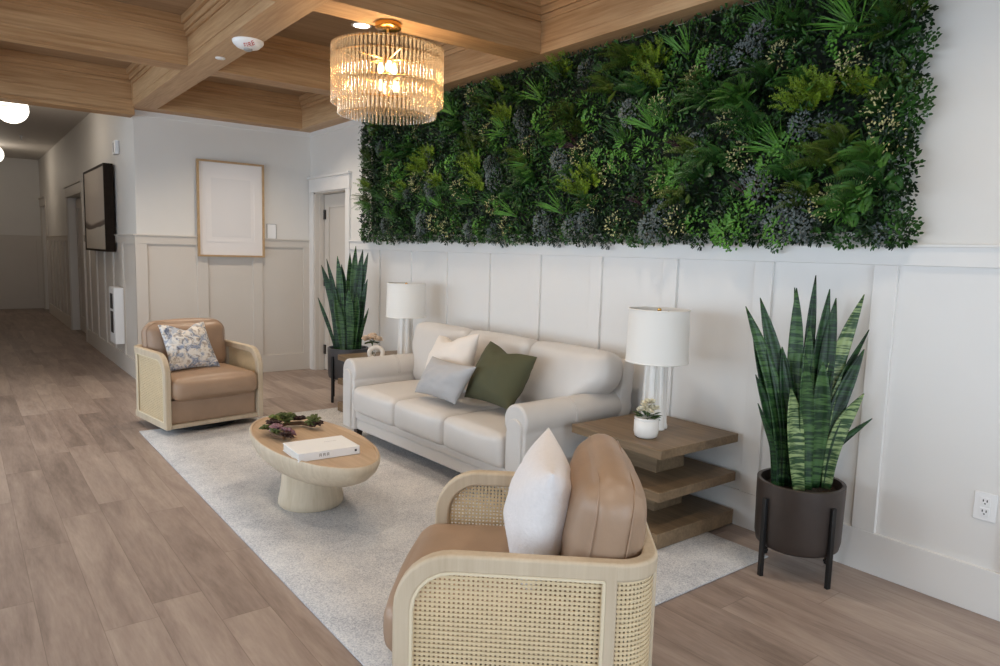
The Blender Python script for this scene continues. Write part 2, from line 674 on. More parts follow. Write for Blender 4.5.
for (ax, lst, pos) in (('x', WINS, XL - 0.1), ('y', NWIN, YN - 0.1), ('y', BWIN, YB + 0.1)):
    for (a0, a1, z0, z1) in lst:
        k += 1
        fr = bmesh.new()
        bars = [(a0, a0 + .06, z0, z1), (a1 - .06, a1, z0, z1), (a0, a1, z0, z0 + .06), (a0, a1, z1 - .06, z1), ((a0 + a1) / 2 - .025, (a0 + a1) / 2 + .025, z0, z1)]
        for (b0, b1, c0, c1) in bars:
            if ax == 'x':
                box(fr, pos - .03, pos + .03, b0, b1, c0, c1)
            else:
                box(fr, b0, b1, pos - .03, pos + .03, c0, c1)
        setpart('window_%d' % k, fr, TRIMW)

# ---- wainscot: right wall
PT = 0.02                                         # board thickness


def plane_x(x, sign):
    return lambda y0, y1, z0, z1, t=PT: (min(x, x + sign * t), max(x, x + sign * t), y0, y1, z0, z1)


def plane_y(y, sign):
    return lambda x0, x1, z0, z1, t=PT: (x0, x1, min(y, y + sign * t), max(y, y + sign * t), z0, z1)


def wainscot(name, pl, a0, a1, stiles, mat, number, parent_mat=None):
    """boards on a wall between a0 and a1; stiles = list of (s0, s1)"""
    bm = bmesh.new()
    box(bm, *pl(a0, a1, 0.0, ZBASE))
    box(bm, *pl(a0, a1, ZT, ZCAP - 0.012))
    for s0, s1 in stiles:
        box(bm, *pl(s0, s1, ZBASE, ZT))
    box(bm, *pl(a0, a1, ZCAP - 0.014, ZCAP, PT + 0.012))
    o = setpart(name, bm, mat, bevel=0.0025)
    bk = bmesh.new()
    box(bk, *pl(a0, a1, ZBASE, ZT, 0.003))
    setpart('wainscot_panel', bk, parent_mat or mat, o)
    return o


st = []
for i in range(-7, 10):
    y0 = 1.412 + 0.61 * i
    if y0 + .105 < 6.93:
        st.append((y0, y0 + .105))
wainscot('trim_1', plane_x(XW, -1), YN, 6.95, st, TRIMW, 1)
# back wall
wainscot('trim_2', plane_y(YB, -1), XE - PT, XW, [(XE - PT, 1.584), (2.071, 2.184), (2.67, 2.777), (3.262, XW)], GREIGE, 2)
# hall right wall, hall end wall
hs = [(YB, YB + .09)] + [(8.75 + .61 * i, 8.85 + .61 * i) for i in range(0, 5)]
wainscot('trim_3', plane_x(XE, -1), YB, 11.62, hs, GREIGE, 3)
wainscot('trim_4', plane_x(XE, -1), 13.48, 16.62, [(13.9 + .5 * i, 13.98 + .5 * i) for i in range(6)], GREIGE, 4)
wainscot('trim_5', plane_y(YH, -1), XHL, XE, [(-.1, 0.0), (0.62, 0.72), (XE - .1, XE)], GREIGE, 5)
wainscot('trim_6', plane_x(XHL, 1), YB + TH, YH, [(8.5 + .61 * i, 8.6 + .61 * i) for i in range(15)], GREIGE, 6)
# thin cove under the ceiling trim on the two white walls
bm = bmesh.new()
box(bm, XE - .012, XW, YB - .012, YB, ZC - .05, ZC + .02)
box(bm, XW - .012, XW, 6.7, YB - .012, ZC - .05, ZC + .02)
setpart('trim_7', bm, TRIMW)


# ---- doors
def casing(name, pl, a0, a1, z1, mat, w=0.095, head=0.15, l_w=None):
    bm = bmesh.new()
    lw = w if l_w is None else l_w
    box(bm, *pl(a0 - w, a0, 0, z1, 0.024))
    box(bm, *pl(a1, a1 + lw, 0, z1, 0.024))
    box(bm, *pl(a0 - w - .012, a1 + lw + (.012 if l_w is None else 0), z1, z1 + head, 0.03))
    box(bm, *pl(a0 - w - .03, a1 + lw + (.03 if l_w is None else 0), z1 + head, z1 + head + .025, 0.05))
    return setpart(name, bm, mat, bevel=0.003)


casing('trim_8', plane_x(XW, -1), DOOR[0], DOOR[1], DOOR[3], TRIMW, l_w=0.10)
casing('trim_9', plane_x(XE, -1), HD1[0], HD1[1], HD1[3], GREIGE)
casing('trim_10', plane_x(XE, -1), HD2[0], HD2[1], HD2[3], GREIGE)


def door(name, x, y0, y1, z1, mat, hinge_y, hinges):
    """leaf in the plane x (its room side), with recessed panels, jamb stops, and black hinges"""
    bm = bmesh.new()
    w = .13
    box(bm, x, x + .04, y0, y0 + w, 0.008, z1)
    box(bm, x, x + .04, y1 - w, y1, 0.008, z1)
    for za, zb in ((0.008, .24), (1.02, 1.2), (z1 - .15, z1)):
        box(bm, x, x + .04, y0 + w, y1 - w, za, zb)
    o = setpart(name, bm, mat, bevel=0.003)
    pm = bx(x + .014, x + .03, y0 + w - .005, y1 - w + .005, .2, z1 - .12)
    setpart('door_panel', pm, mat, o)
    for hz in hinges:
        hb = bmesh.new()
        box(hb, x - .012, x + .004, hinge_y - .06, hinge_y + .02, hz - .055, hz + .055)
        tube(hb, [(x - .012, hinge_y, hz - .055), (x - .012, hinge_y, hz + .055)], .008)
        setpart('door_hinge', hb, HINGE, o)
    return o


door('door_1', XW + 0.105, DOOR[0] + .004, DOOR[1] - .035, DOOR[3] - .02, GREIGE, DOOR[1] - .035, (0.25, 1.06, 1.84))
door('door_2', XE + 0.10, HD1[0] + .02, HD1[1] - .02, HD1[3] - .02, GREIGE, HD1[0] + .06, (0.28, 1.15, 1.9))
door('door_3', XE + 0.12, HD2[0] + .02, HD2[1] - .02, HD2[3] - .02, GREIGE, HD2[0] + .06, (0.28, 1.9))
setpart('wall_leak_block_hall', bx(XE + TH, XE + TH + .1, HD1[0] - .2, HD2[1] + .2, 0, 2.6), WALL)  # unseen slab added behind the hall doors to block outside light
setpart('wall_leak_block_room', bx(XW + TH, XW + TH + .1, DOOR[0] - .3, DOOR[1] + .3, 0, 2.6), WALL)  # unseen slab added behind this door, keeps sky light from leaking in
bm = bmesh.new()
box(bm, XW - .001, XW + TH, DOOR[1] - .03, DOOR[1], 0, DOOR[3])
box(bm, XW - .001, XW + TH, DOOR[0], DOOR[1], DOOR[3] - .015, DOOR[3])
box(bm, XW + .05, XW + .1, DOOR[1] - .045, DOOR[1] - .03, 0, DOOR[3] - .015)
setpart('door_jamb', bm, GREIGE)

# ---- coffered ceiling
BW = 0.215
YBEAMS = [(1.455, 1.67), (-0.26, -0.045), (-1.975, -1.76)]
XBEAMS = [(5.78, 5.985), (3.73, 3.96), (1.68, 1.9), (-0.37, -0.15)]


def molding(bm, axis, a0, a1, edge, sgn):
    """stepped crown at the top of a beam face; edge = face coordinate, sgn = outward side"""
    for (t, z0, z1) in ((.018, 2.985, 3.02), (.034, 3.02, 3.065), (.056, 3.065, ZCE), (.007, 2.842, 2.85)):
        e0, e1 = sorted((edge, edge + sgn * t))
        if axis == 'x':
            box(bm, a0, a1, e0, e1, z0, z1)
        else:
            box(bm, e0, e1, a0, a1, z0, z1)


xb = [XL] + sum([[b, a] for a, b in reversed(YBEAMS)], [])
# build the intervals between the beams
ys = sorted(XBEAMS)
for (x0, x1) in YBEAMS:
    bm = bx(x0, x1, YN, YB - .22 + .02, ZC, ZCE + .02)
    edges = [YN] + [v for p in ys for v in p] + [YB - .22]
    for i in range(0, len(edges), 2):
        molding(bm, 'y', edges[i], edges[i + 1], x0, -1)
        molding(bm, 'y', edges[i], edges[i + 1], x1, 1)
    struct(obj('ceiling_beam', bm, BEAMY, smooth=0, bevel=.003))
xs = sorted(YBEAMS)
xe = [XL] + [v for p in xs for v in p] + [XW - .19]
for (y0, y1) in XBEAMS:
    bm = bmesh.new()
    for i in range(0, len(xe), 2):
        box(bm, xe[i] - .002, xe[i + 1] + .002, y0, y1, ZC + .0015, ZCE + .02)
        molding(bm, 'x', xe[i], xe[i + 1], y0, -1)
        molding(bm, 'x', xe[i], xe[i + 1], y1, 1)
    struct(obj('ceiling_beam', bm, BEAMX, smooth=0, bevel=.003))
bm = bx(XW - .19, XW, YN, YB, ZC + .003, ZCE + .02)
edges = [YN] + [v for p in ys for v in p] + [YB - .22]
for i in range(0, len(edges), 2):
    molding(bm, 'y', edges[i], edges[i + 1], XW - .19, -1)
struct(obj('ceiling_beam', bm, BEAMY, smooth=0, bevel=.003))
bm = bx(1.67 - .22, XW - .185, YB - .22, YB, ZC + .001, ZCE + .02)
molding(bm, 'x', 1.67, XW - .19, YB - .22, -1)
struct(obj('ceiling_beam', bm, BEAMX, smooth=0, bevel=.003))
bm = bx(XL, XE - .02, YB - .18, YB + .02, 2.70, ZCE + .02)
for i in range(0, len(xe) - 2, 2):
    molding(bm, 'x', xe[i], xe[i + 1], YB - .18, -1)
box(bm, XL, XE - .02, YB - .192, YB - .18, 2.70, 2.735)
struct(obj('ceiling_beam', bm, BEAMX, smooth=0, bevel=.003))


# ----------------------------------------------------------------- rug
def rug():
    x0, x1, y0, y1 = 1.065, 3.10, 1.79, 5.87
    bm = bmesh.new()
    nx, ny = 20, 40
    soft(bm, x1 - x0, y1 - y0, .011, .004, n=6, M=Matrix.Translation((0, 0, .0055)))
    o = obj('area_rug', bm, RUG, loc=((x0 + x1) / 2, (y0 + y1) / 2, 0.0005), smooth=60)
    tag(o, 'large pale grey woven rug under the sofa and coffee table', 'rug')


rug()
ZR = 0.0125                                       # top of the rug


# ----------------------------------------------------------------- sofa
def sofa():
    t = thing('sofa', 'three-seat ivory leather sofa with rolled arms against the panelled wall', 'sofa', (2.808, 3.90, 0), R(-87.7))
    bm = bmesh.new()
    soft(bm, 2.06, .84, .085, .012, n=6, M=Matrix.Translation((0, -.005, ZR + .128)))
    soft(bm, 1.84, .84, .07, .022, n=8, M=Matrix.Translation((0, -.022, ZR + .20)))
    obj('frame', bm, SOFAL, t)
    for i in (-1, 0, 1):
        bm = bmesh.new()
        soft(bm, .575, .70, .20, .045, bulge=(.004, .016, .026), n=14, M=Matrix.Translation((i * .575, -.125, .335)), wob=.002, seed=i + 4)
        obj('seat_cushion', bm, SOFAL, t)
    for i in (-1, 0, 1):
        bm = bmesh.new()
        M = Matrix.Translation((i * .69 + .03, .205, .638)) @ Matrix.Rotation(R(-13), 4, 'X')
        soft(bm, .705, .21, .48, .075, bulge=(.004, .035, .012), n=18, M=M, wob=.0025, seed=i + 9)
        for v in bm.verts:                              # the end cushions lap over the arms
            k = min(1, max(0, (v.co.z - .595) / .04))
            lim = .85 + .4 * k * k
            if abs(v.co.x) > lim:
                v.co.x = math.copysign(lim, v.co.x)
        if i:
            for q in range(3):
                bmesh.ops.smooth_vert(bm, verts=bm.verts, factor=.5, use_axis_x=True, use_axis_y=True, use_axis_z=True)
        obj('back_cushion', bm, SOFAL, t)
    bm = bmesh.new()
    M = Matrix.Translation((0, .36, .46)) @ Matrix.Rotation(R(-6), 4, 'X')
    soft(bm, 2.11, .13, .74, .05, n=10, M=M)
    obj('back_frame', bm, SOFAL, t)
    # rolled arms: outline in x,z
    for s in (-1, 1):
        poly = []
        cx, cz, r = .955, .533, .096
        poly += [(.872, ZR + .085), (1.036, ZR + .085), (1.036, .45)]
        for k in range(0, 21):
            a = R(-38 + k * (256 / 20))
            poly.append((cx + r * math.cos(a), cz + r * math.sin(a)))
        poly += [(.872, .45)]
        bm = bmesh.new()
        prism(bm, poly, lambda u, v, d: Vector((s * u, d, v)), -.452, .43)
        arm = obj('arm', bm, SOFAL, t, smooth=50, bevel=.014, seg=3)
        # face of the arm: raised panel that follows the outline
        p2 = [(.905, ZR + .10), (1.018, ZR + .10), (1.018, .44)]
        for k in range(0, 17):
            a = R(0 + k * (180 / 16))
            p2.append((.9615 + .0565 * math.cos(a), .50 + .05 * math.sin(a)))
        p2 += [(.905, .44)]
        bm = bmesh.new()
        prism(bm, p2, lambda u, v, d: Vector((s * u, d, v)), -.468, -.44)
        obj('arm_panel', bm, SOFAL, arm, smooth=50, bevel=.006)
        bm = bmesh.new()
        for dy in (-.006, .006):
            tube(bm, [(s * (cx + (r + .001) * math.cos(R(a))), -.06 + dy, cz + (r + .001) * math.sin(R(a))) for a in range(-20, 201, 11)], .0025, 6)
        obj('seam', bm, SOFAL, arm)
    for (x, y) in ((-.95, -.37), (.95, -.37), (-.95, .37), (.95, .37)):
        bm = bmesh.new()
        lathe(bm, [(0, 0), (.026, 0), (.042, .088), (0, .088)], 4, (0, 0, ZR), M=Matrix.Translation((x, y, 0)) @ Matrix.Rotation(R(45), 4, 'Z'))
        obj('foot', bm, DARKF, t, smooth=20, bevel=.003)


sofa()


# --------------------------------------------------------------- armchairs
def cane_panel(bm, fn, u0, u1, z0, z1, zr=None, cr=0.0, pitch=.0134, w=.0073, nseg=1):
    """bars woven both ways; fn(u, z, d) -> point; cr = radius cut off the (u0, z1) corner"""
    def ztop(u):
        if cr and u < u0 + cr:
            d = u0 + cr - u
            return z1 - cr + math.sqrt(max(0, cr * cr - d * d))
        return z1

    def ulo(z):
        if cr and z > z1 - cr:
            d = z - (z1 - cr)
            return u0 + cr - math.sqrt(max(0, cr * cr - d * d))
        return u0
    nu = max(1, round((u1 - u0) / pitch))
    nz = max(1, round((z1 - z0) / pitch))
    du, dz = (u1 - u0) / nu, (z1 - z0) / nz
    h = .0013
    for i in range(nu + 1):
        u = u0 + i * du
        a, b = z0, ztop(u)
        if b - a < .004:
            continue
        vs = [bm.verts.new(fn(uu, zz, d)) for d in (-h - .0012, h - .0012) for (uu, zz) in ((u - w / 2, a), (u + w / 2, a), (u + w / 2, b), (u - w / 2, b))]
        for f in ((0, 1, 2, 3), (7, 6, 5, 4), (1, 5, 6, 2), (0, 3, 7, 4)):
            bm.faces.new([vs[q] for q in f])
    for j in range(nz + 1):
        z = z0 + j * dz
        a, b = ulo(z), u1
        if b - a < .004:
            continue
        pts = [a + (b - a) * q / nseg for q in range(nseg + 1)]
        rows = []
        for uu in pts:
            rows.append([bm.verts.new(fn(uu, zz, d)) for (zz, d) in ((z - w / 2, -h + .0012), (z + w / 2, -h + .0012), (z + w / 2, h + .0012), (z - w / 2, h + .0012))])
        for A, B in zip(rows, rows[1:]):
            for q in range(4):
                bm.faces.new((A[q], A[(q + 1) % 4], B[(q + 1) % 4], B[q]))


def armchair(label, loc, rz):
    t = thing('cane_armchair', label, 'armchair', loc, rz, None)
    W, T, ZA = .388, .045, .617
    yf, yb = -.367, .367
    RC = .12
    ye = yb - RC
    bm = bmesh.new()
    rims = []
    cane = bmesh.new()
    for s in (-1, 1):
        fn = lambda u, v, d, s=s: Vector((s * (W - T / 2 + d), u, v))
        outer = rrect(yf, ye, .045, ZA, (.012, .004, .004, .165))
        inner = rrect(yf + .052, ye - .036, .10, ZA - .052, (.006, .006, .006, .115))
        ringprism(bm, outer, inner, fn, -T / 2, T / 2)
        io = rrect(yf + .052, ye - .036, .10, ZA - .052, (.006, .006, .006, .115), 5)
        rim = bmesh.new()
        tube(rim, [fn(u, v, T / 2 - .005) for u, v in io], .0062, 6, closed=True)
        rims.append(rim)
        fo = lambda u, v, d, s=s: Vector((s * (W - .016 + d), u, v))
        cane_panel(cane, fo, yf + .056, ye - .040, .104, ZA - .056, cr=.112)

    # plan path of the back, from the right side's end round to the left side's end
    def path(off):
        pts = []
        r = RC + off
        for k in range(13):
            a = R(90 * k / 12)
            pts.append((W - RC + r * math.cos(a), ye + r * math.sin(a)))
        pts.insert(0, (W + off, ye - .012))
        pts2 = [(-x, y) for x, y in reversed(pts)]
        return pts + pts2

    def sweep(bmx, z0, z1, o0, o1, sl):
        A, B = path(o0)[sl], path(o1)[sl]
        rows = []
        for (a, b) in zip(A, B):
            rows.append([bmx.verts.new(p) for p in ((a[0], a[1], z0), (b[0], b[1], z0), (b[0], b[1], z1), (a[0], a[1], z1))])
        for P, Q in zip(rows, rows[1:]):
            for q in range(4):
                bmx.faces.new((P[q], P[(q + 1) % 4], Q[(q + 1) % 4], Q[q]))
        bmx.faces.new(rows[0])
        bmx.faces.new(list(reversed(rows[-1])))
    al = slice(0, 28)
    sweep(bm, ZA - .052, ZA, -T, 0, al)
    sweep(bm, .045, .10, -T, 0, al)
    # posts at the end of each arc
    for s in (-1, 1):
        box(bm, *sorted((s * (W - RC - .018), s * (W - RC + .018))), yb - T, yb, .1, ZA - .05)
    frame = obj('frame', bm, OAK, t, smooth=35, bevel=.009, seg=3)
    for rim in rims:
        obj('rattan_rim', rim, RIM, frame)
    # cane of the rounded corners and back
    for s in (-1, 1):
        f = lambda u, v, d, s=s: Vector((s * (W - RC + (RC - .012 + d) * math.cos(u / RC)), ye + (RC - .012 + d) * math.sin(u / RC), v))
        cane_panel(cane, f, -.006, RC * PI / 2 - .022, .104, ZA - .056, nseg=8)
    fb = lambda u, v, d: Vector((u, yb - .012 + d, v))
    cane_panel(cane, fb, -(W - RC) + .022, W - RC - .022, .104, ZA - .056)
    obj('cane_panel', cane, CANE, t, smooth=0)
    # front rail and inner upholstery
    obj('front_rail', bx(-(W - T), W - T, -.345, -.315, .045, .078), OAK, t, bevel=.004)
    bm = bmesh.new()
    soft(bm, 2 * (W - T) - .006, .625, .185, .012, n=8, M=Matrix.Translation((0, -.01, .168)))
    obj('seat_base', bm, LEATHER, t)
    bm = bmesh.new()
    soft(bm, 2 * (W - T) - .012, .60, .175, .06, bulge=(0, .022, .028), n=14, M=Matrix.Translation((0, -.11, .345)), wob=.002, seed=3)
    obj('seat_cushion', bm, LEATHER, t)
    bm = bmesh.new()
    M = Matrix.Translation((0, .222, .60)) @ Matrix.Rotation(R(-7), 4, 'X')
    soft(bm, .655, .175, .41, .085, bulge=(.004, .045, .020), n=16, M=M, wob=.004, seed=5)
    bc = obj('back_cushion', bm, LEATHER, t)
    bm = bmesh.new()
    for yy in (-.05, .05):
        pts = []
        for q in rrect(-.320, .320, -.205, .198, (.07, .07, .092, .092), 7):
            pts.append(M @ Vector((q[0], yy, q[1])))
        tube(bm, pts, .0022, 6, closed=True)
    obj('piping', bm, LEATHER, bc)
    bm = bmesh.new()
    lathe(bm, [(0, 0), (.30, 0), (.30, .024), (.1, .026), (.1, .07), (0, .07)], 36, (0, 0, 0))
    obj('swivel_base', bm, BLACK, t)
    return t


armchair('taupe leather and cane armchair seen from behind its arm, in front of the sofa', (1.444, 1.671, ZR), R(-131.7))
armchair('taupe leather and cane armchair facing us beside the back wall, blue floral cushion on it', (1.525, 5.985, ZR), R(8.3))


# ---------------------------------------------------------------- cushions
def pillow(name, corners, T, mat, label, pinch=.085, flip=False, wob=.011, seed=0, n=22, sharp=.5, cat='cushion', chop=0.0):
    """corners TL, TR, BR, BL as 3D points; T = half thickness"""
    C = [Vector(c) for c in corners]
    cen = sum(C, Vector()) / 4
    nrm = (C[1] - C[3]).cross(C[0] - C[2]).normalized()
    bm = bmesh.new()
    grid = {}
    for side in (1, -1):
        for i in range(n + 1):
            for j in range(n + 1):
                s = math.sin((-1 + 2 * i / n) * PI / 2)
                t = math.sin((-1 + 2 * j / n) * PI / 2)
                edge = i in (0, n) or j in (0, n)
                if edge and side == -1:
                    grid[(side, i, j)] = grid[(1, i, j)]
                    continue
                ss = s * (1 - pinch * (1 - t * t))
                tt = t * (1 - pinch * (1 - s * s))
                a, b = (ss + 1) / 2, (tt + 1) / 2
                p = (C[3] * (1 - a) + C[2] * a) * (1 - b) + (C[0] * (1 - a) + C[1] * a) * b
                if chop and t > 0:
                    p = p - (C[0] - C[3]).normalized() * (chop * math.exp(-(s / .38) ** 2) * t * t)
                h = T * ((1 - s * s) * (1 - t * t)) ** sharp
                h *= 1 + .12 * mnoise.noise(Vector((s * 2 + seed, t * 2, side)))
                q = p - cen + nrm * (h * side)
                nv = mnoise.noise_vector(Vector((s * 3.5, t * 3.5, seed + side)))
                nv += mnoise.noise_vector(Vector((s * 8, t * 6, seed * 2 + side))) * .45
                q += nv * wob * (1 - max(abs(s), abs(t)) ** 4)
                grid[(side, i, j)] = bm.verts.new(q)
    for side in (1, -1):
        for i in range(n):
            for j in range(n):
                f = [grid[(side, i, j)], grid[(side, i + 1, j)], grid[(side, i + 1, j + 1)], grid[(side, i, j + 1)]]
                if len(set(f)) == 4:
                    bm.faces.new(f if side > 0 else f[::-1])
    o = obj(name, bm, mat, loc=cen, smooth=80)
    return tag(o, label, cat)


# on the sofa
pillow('throw_pillow', [(2.83, 4.38, .83), (2.82, 3.86, .90), (2.68, 3.80, .53), (2.64, 4.31, .53)], .10, CREAMT, 'cream cushion leaning on the sofa back, behind the grey one', seed=1, chop=.06, n=30)
pillow('throw_pillow', [(2.57, 4.06, .735), (2.57, 3.54, .735), (2.50, 3.67, .478), (2.48, 4.14, .478)], .085, GREYT, 'small silver-grey lumbar cushion in front of the cream cushion on the sofa', seed=2, n=30)
pillow('throw_pillow', [(2.84, 3.76, .86), (2.82, 3.25, .82), (2.62, 3.26, .50), (2.62, 3.74, .50)], .12, OLIVET, 'dark olive green square cushion in the middle of the ivory sofa', seed=3, chop=.03, n=30)
pillow('throw_pillow', [(1.25, 6.03, .81), (1.61, 6.08, .82), (1.68, 5.87, .465), (1.285, 5.81, .465)], .085, FLORAL, 'cream cushion with blue flowers on the armchair by the back wall', seed=4, chop=.06, n=30)
MC = Matrix.Translation((1.444, 1.671, ZR)) @ Matrix.Rotation(R(-131.7), 4, 'Z')
pillow('throw_pillow', [MC @ Vector(p) for p in ((-.235, .05, .83), (.235, .065, .81), (.225, .005, .42), (-.225, .005, .42))], .112, WHITET, 'white textured cushion standing on the armchair in front', seed=5, pinch=.08, sharp=.5, wob=.004, n=30)


# ------------------------------------------------------------ coffee table
def coffee_table():
    t = thing('coffee_table', 'oval pale oak pedestal coffee table on the rug, book on top', 'table', (1.545, 3.70, ZR), 0)
    z = .368
    bm = bmesh.new()
    A, B = .275, .64
    pr = [(0, z - .006), (.925, z - .006), (.94, z - .004), (.955, z + .003), (.985, z + .002), (1.0, z - .008), (.995, z - .03), (.96, z - .065), (.88, z - .105), (.75, z - .14), (.55, z - .165), (.3, z - .175), (0, z - .178)]
    lathe(bm, pr[4:], 72, sx=A, sy=B)
    obj('bowl', bm, OAKG, t, smooth=60)
    bm = bmesh.new()
    lathe(bm, pr[:5], 72, sx=A, sy=B)
    obj('tabletop', bm, OAKT, t, smooth=25)
    bm = bmesh.new()
    lathe(bm, [(0, 0), (.172, 0), (.180, .012), (.179, .035), (.170, .085), (.162, .13), (.160, .17), (.163, .205), (0, .205)], 48)
    obj('base', bm, OAKG, t, smooth=50)


coffee_table()
ZTAB = ZR + .362


def book():
    t = thing('book', 'thick white hardcover book lying on the oval coffee table', 'book', (1.492, 3.440, ZTAB + .001), R(-2.9))
    w, d, h = .165, .124, .042
    bm = bmesh.new()
    box(bm, -w, w, -d, d, 0, .004)
    box(bm, -w, w, -d, d, h - .004, h)
    box(bm, -w, w, -d, -d + .004, 0, h)
    obj('cover', bm, PAPER, t, bevel=.0015)
    obj('pages', bx(-w + .004, w - .004, -d + .004, d - .005, .004, h - .004), PAGES, t)
    bm = bmesh.new()
    x = -.055
    for wd in (.012, .004, .012, .004, .012):
        if wd > .01:
            box(bm, x, x + .003, -d - .0006, -d + .001, .014, .030)
            box(bm, x, x + wd, -d - .0006, -d + .001, .027, .030)
            box(bm, x, x + wd, -d - .0006, -d + .001, .020, .023)
            box(bm, x + wd - .003, x + wd, -d - .0006, -d + .001, .014, .030)
        x += wd + .002
    obj('spine_lettering', bm, INK, t, smooth=0)
    bm = bmesh.new()
    box(bm, .03, .10, .035, .040, h - .001, h + .0004)
    obj('cover_lettering', bm, plain('faint_ink', (212, 213, 215), .7), t, smooth=0)
    bm = bmesh.new()
    box(bm, .137, .149, -d - .0007, -d + .001, .016, .028)
    obj('spine_emblem', bm, INKD, t, smooth=0)


book()


def rosette(c, r, nl, mat, parent, tilt=0.0, rng=RNG):
    pb = PB()
    for ring, (cnt, ln, el) in enumerate(((nl, 1.0, 18), (nl - 2, .8, 40), (max(4, nl - 4), .55, 62))):
        for k in range(cnt):
            a = 2 * PI * (k + .5 * ring) / cnt + rng.uniform(-.1, .1)
            e = R(el + rng.uniform(-8, 8))
            d = Vector((math.cos(a) * math.cos(e), math.sin(a) * math.cos(e), math.sin(e)))
            pb.leaf(Vector((0, 0, 0)), d, Vector((0, 0, 1)), r * ln, r * .42, .3, .6)
    me = pb.mesh('rosette', mat)
    o = link('rosette', me, None, parent, c)
    o.rotation_euler = (rng.uniform(-.5, .5), rng.uniform(-.5, .5), rng.uniform(0, 6))
    m = o.modifiers.new('thick', 'SOLIDIFY')
    m.thickness = .003
    return o


def succulents():
    t = thing('succulent_garland', 'curved garland of green and purple succulents on the coffee table behind the book', 'plant', (1.50, 3.90, ZTAB), 0)
    bm = bmesh.new()
    arc = [(-.09, -.15, .02), (-.115, -.04, .018), (-.06, .08, .02), (.03, .14, .022), (.12, .12, .02), (.155, .03, .02)]
    pts = []
    for i in range(len(arc) - 1):
        for q in range(5):
            pts.append(Vector(arc[i]).lerp(Vector(arc[i + 1]), q / 5))
    tube(bm, pts + [Vector(arc[-1])], .012, 8)
    obj('stem', bm, BARK, t)
    g1 = leafmat('succulent_green', (82, 92, 50))
    g2 = leafmat('succulent_dark', (58, 38, 36))
    g3 = leafmat('succulent_pink', (150, 112, 120))
    g4 = leafmat('succulent_lime', (112, 122, 62))
    mats = [g2, g1, g3, g1, g2, g4, g1, g2, g1, g4, g1, g2, g3, g1, g2]
    pos = [(-.085, -.16, .03), (-.12, -.10, .035), (-.10, -.05, .05), (-.13, .01, .04), (-.075, .05, .05), (-.05, .10, .07), (0, .12, .075), (-.02, .17, .05), (.05, .14, .06), (.06, .17, .05), (.02, .09, .05), (.10, .12, .04), (-.05, -.1, .03), (.155, .03, .045), (.165, .0, .03)]
    for p, m in zip(pos, mats):
        rosette(p, RNG.uniform(.04, .056), 8, m, t)


succulents()


# ------------------------------------------------------------- side tables
def side_table(label, loc):
    t = thing('side_table', label, 'side table', loc, 0)
    hx, hy = .32, .315
    for (z0, z1, nm, ins) in ((.458, .505, 'tabletop', 0), (.242, .292, 'shelf', .0), (.001, .08, 'bottom_slab', .0)):
        obj(nm, bx(-hx + ins, hx - ins, -hy + ins, hy - ins, z0, z1), DOAK, t, bevel=.003)
    for (z0, z1) in ((.292, .458), (.08, .242)):
        obj('column', bx(-.075, .16, -.09, .17, z0, z1), DOAK, t, bevel=.002)
    return t


TR_ = (2.995, 2.455, 0.0)
TL_ = (2.97, 5.435, 0.0)
side_table('stacked-slab brown oak side table near the right-hand lamp, in front of the potted plant', (TR_[0], TR_[1], ZR))
side_table('brown oak side table half hidden behind the far arm of the sofa', (TL_[0], TL_[1], ZR))
ZS = .5055


def lamp(label, loc):
    t = thing('table_lamp', label, 'lamp', loc, R(20))
    bm = bmesh.new()
    # fluted column: gear-shaped outline, tapering upwards
    rows = []
    lev = [(0, 1.18), (.012, 1.18), (.03, 1.10), (.16, 1.02), (.38, .93)]
    for z, k in lev:
        row = []
        for q in range(6):
            for (da, rr) in ((-15, .063), (0, .066), (15, .063), (23, .040), (30, .036), (37, .040)):
                a = R(q * 60 + da)
                row.append(bm.verts.new((rr * k * math.cos(a), rr * k * math.sin(a), z)))
        rows.append(row)
    for A, B in zip(rows, rows[1:]):
        n = len(A)
        for q in range(n):
            bm.faces.new((A[q], A[(q + 1) % n], B[(q + 1) % n], B[q]))
    bm.faces.new(list(reversed(rows[0])))
    bm.faces.new(rows[-1])
    obj('base', bm, CERAM, t, smooth=30, bevel=.003)
    bm = bmesh.new()
    prof = [(.168, .367), (.162, .657), (.158, .657), (.164, .367), (.168, .367)]
    lathe(bm, prof, 48)
    sh = obj('lamp_shade', bm, SHADE, t, smooth=50)
    for r_, z_ in ((.1675, .371), (.1625, .653)):
        bm = bmesh.new()
        tube(bm, [(r_ * math.cos(2 * PI * k / 40), r_ * math.sin(2 * PI * k / 40), z_) for k in range(40)], .004, 6, closed=True)
        obj('shade_trim', bm, SHADE, sh)
    bm = bmesh.new()
    tube(bm, [(0, 0, .37), (0, 0, .635)], .006, 8)
    for a in (0, 120, 240):
        tube(bm, [(0, 0, .635), (.158 * math.cos(R(a)), .158 * math.sin(R(a)), .635)], .0025, 6)
    obj('harp', bm, BRASS, t)
    bm = bmesh.new()
    lathe(bm, [(0, .627), (.008, .627), (.008, .637), (.012, .647), (.010, .659), (0, .663)], 16)
    obj('finial', bm, BRASS, t)
    return t


lamp('white lamp with drum shade on the side table nearest the potted plant', (3.01, 2.475, ZR + ZS))
lamp('white lamp with drum shade behind the far arm of the sofa', (3.03, 5.22, ZR + ZS + .001))


def flower_head(pb, c, r, n, rng, up=Vector((0, 0, 1))):
    for k in range(n):
        a = rng.uniform(0, 2 * PI)
        e = rng.uniform(.15, 1.3)
        d = Vector((math.cos(a) * math.cos(e), math.sin(a) * math.cos(e), math.sin(e)))
        pb.leaf(c + d * r * .1, d, up + d * .3, r, r * .7, .35, .7)


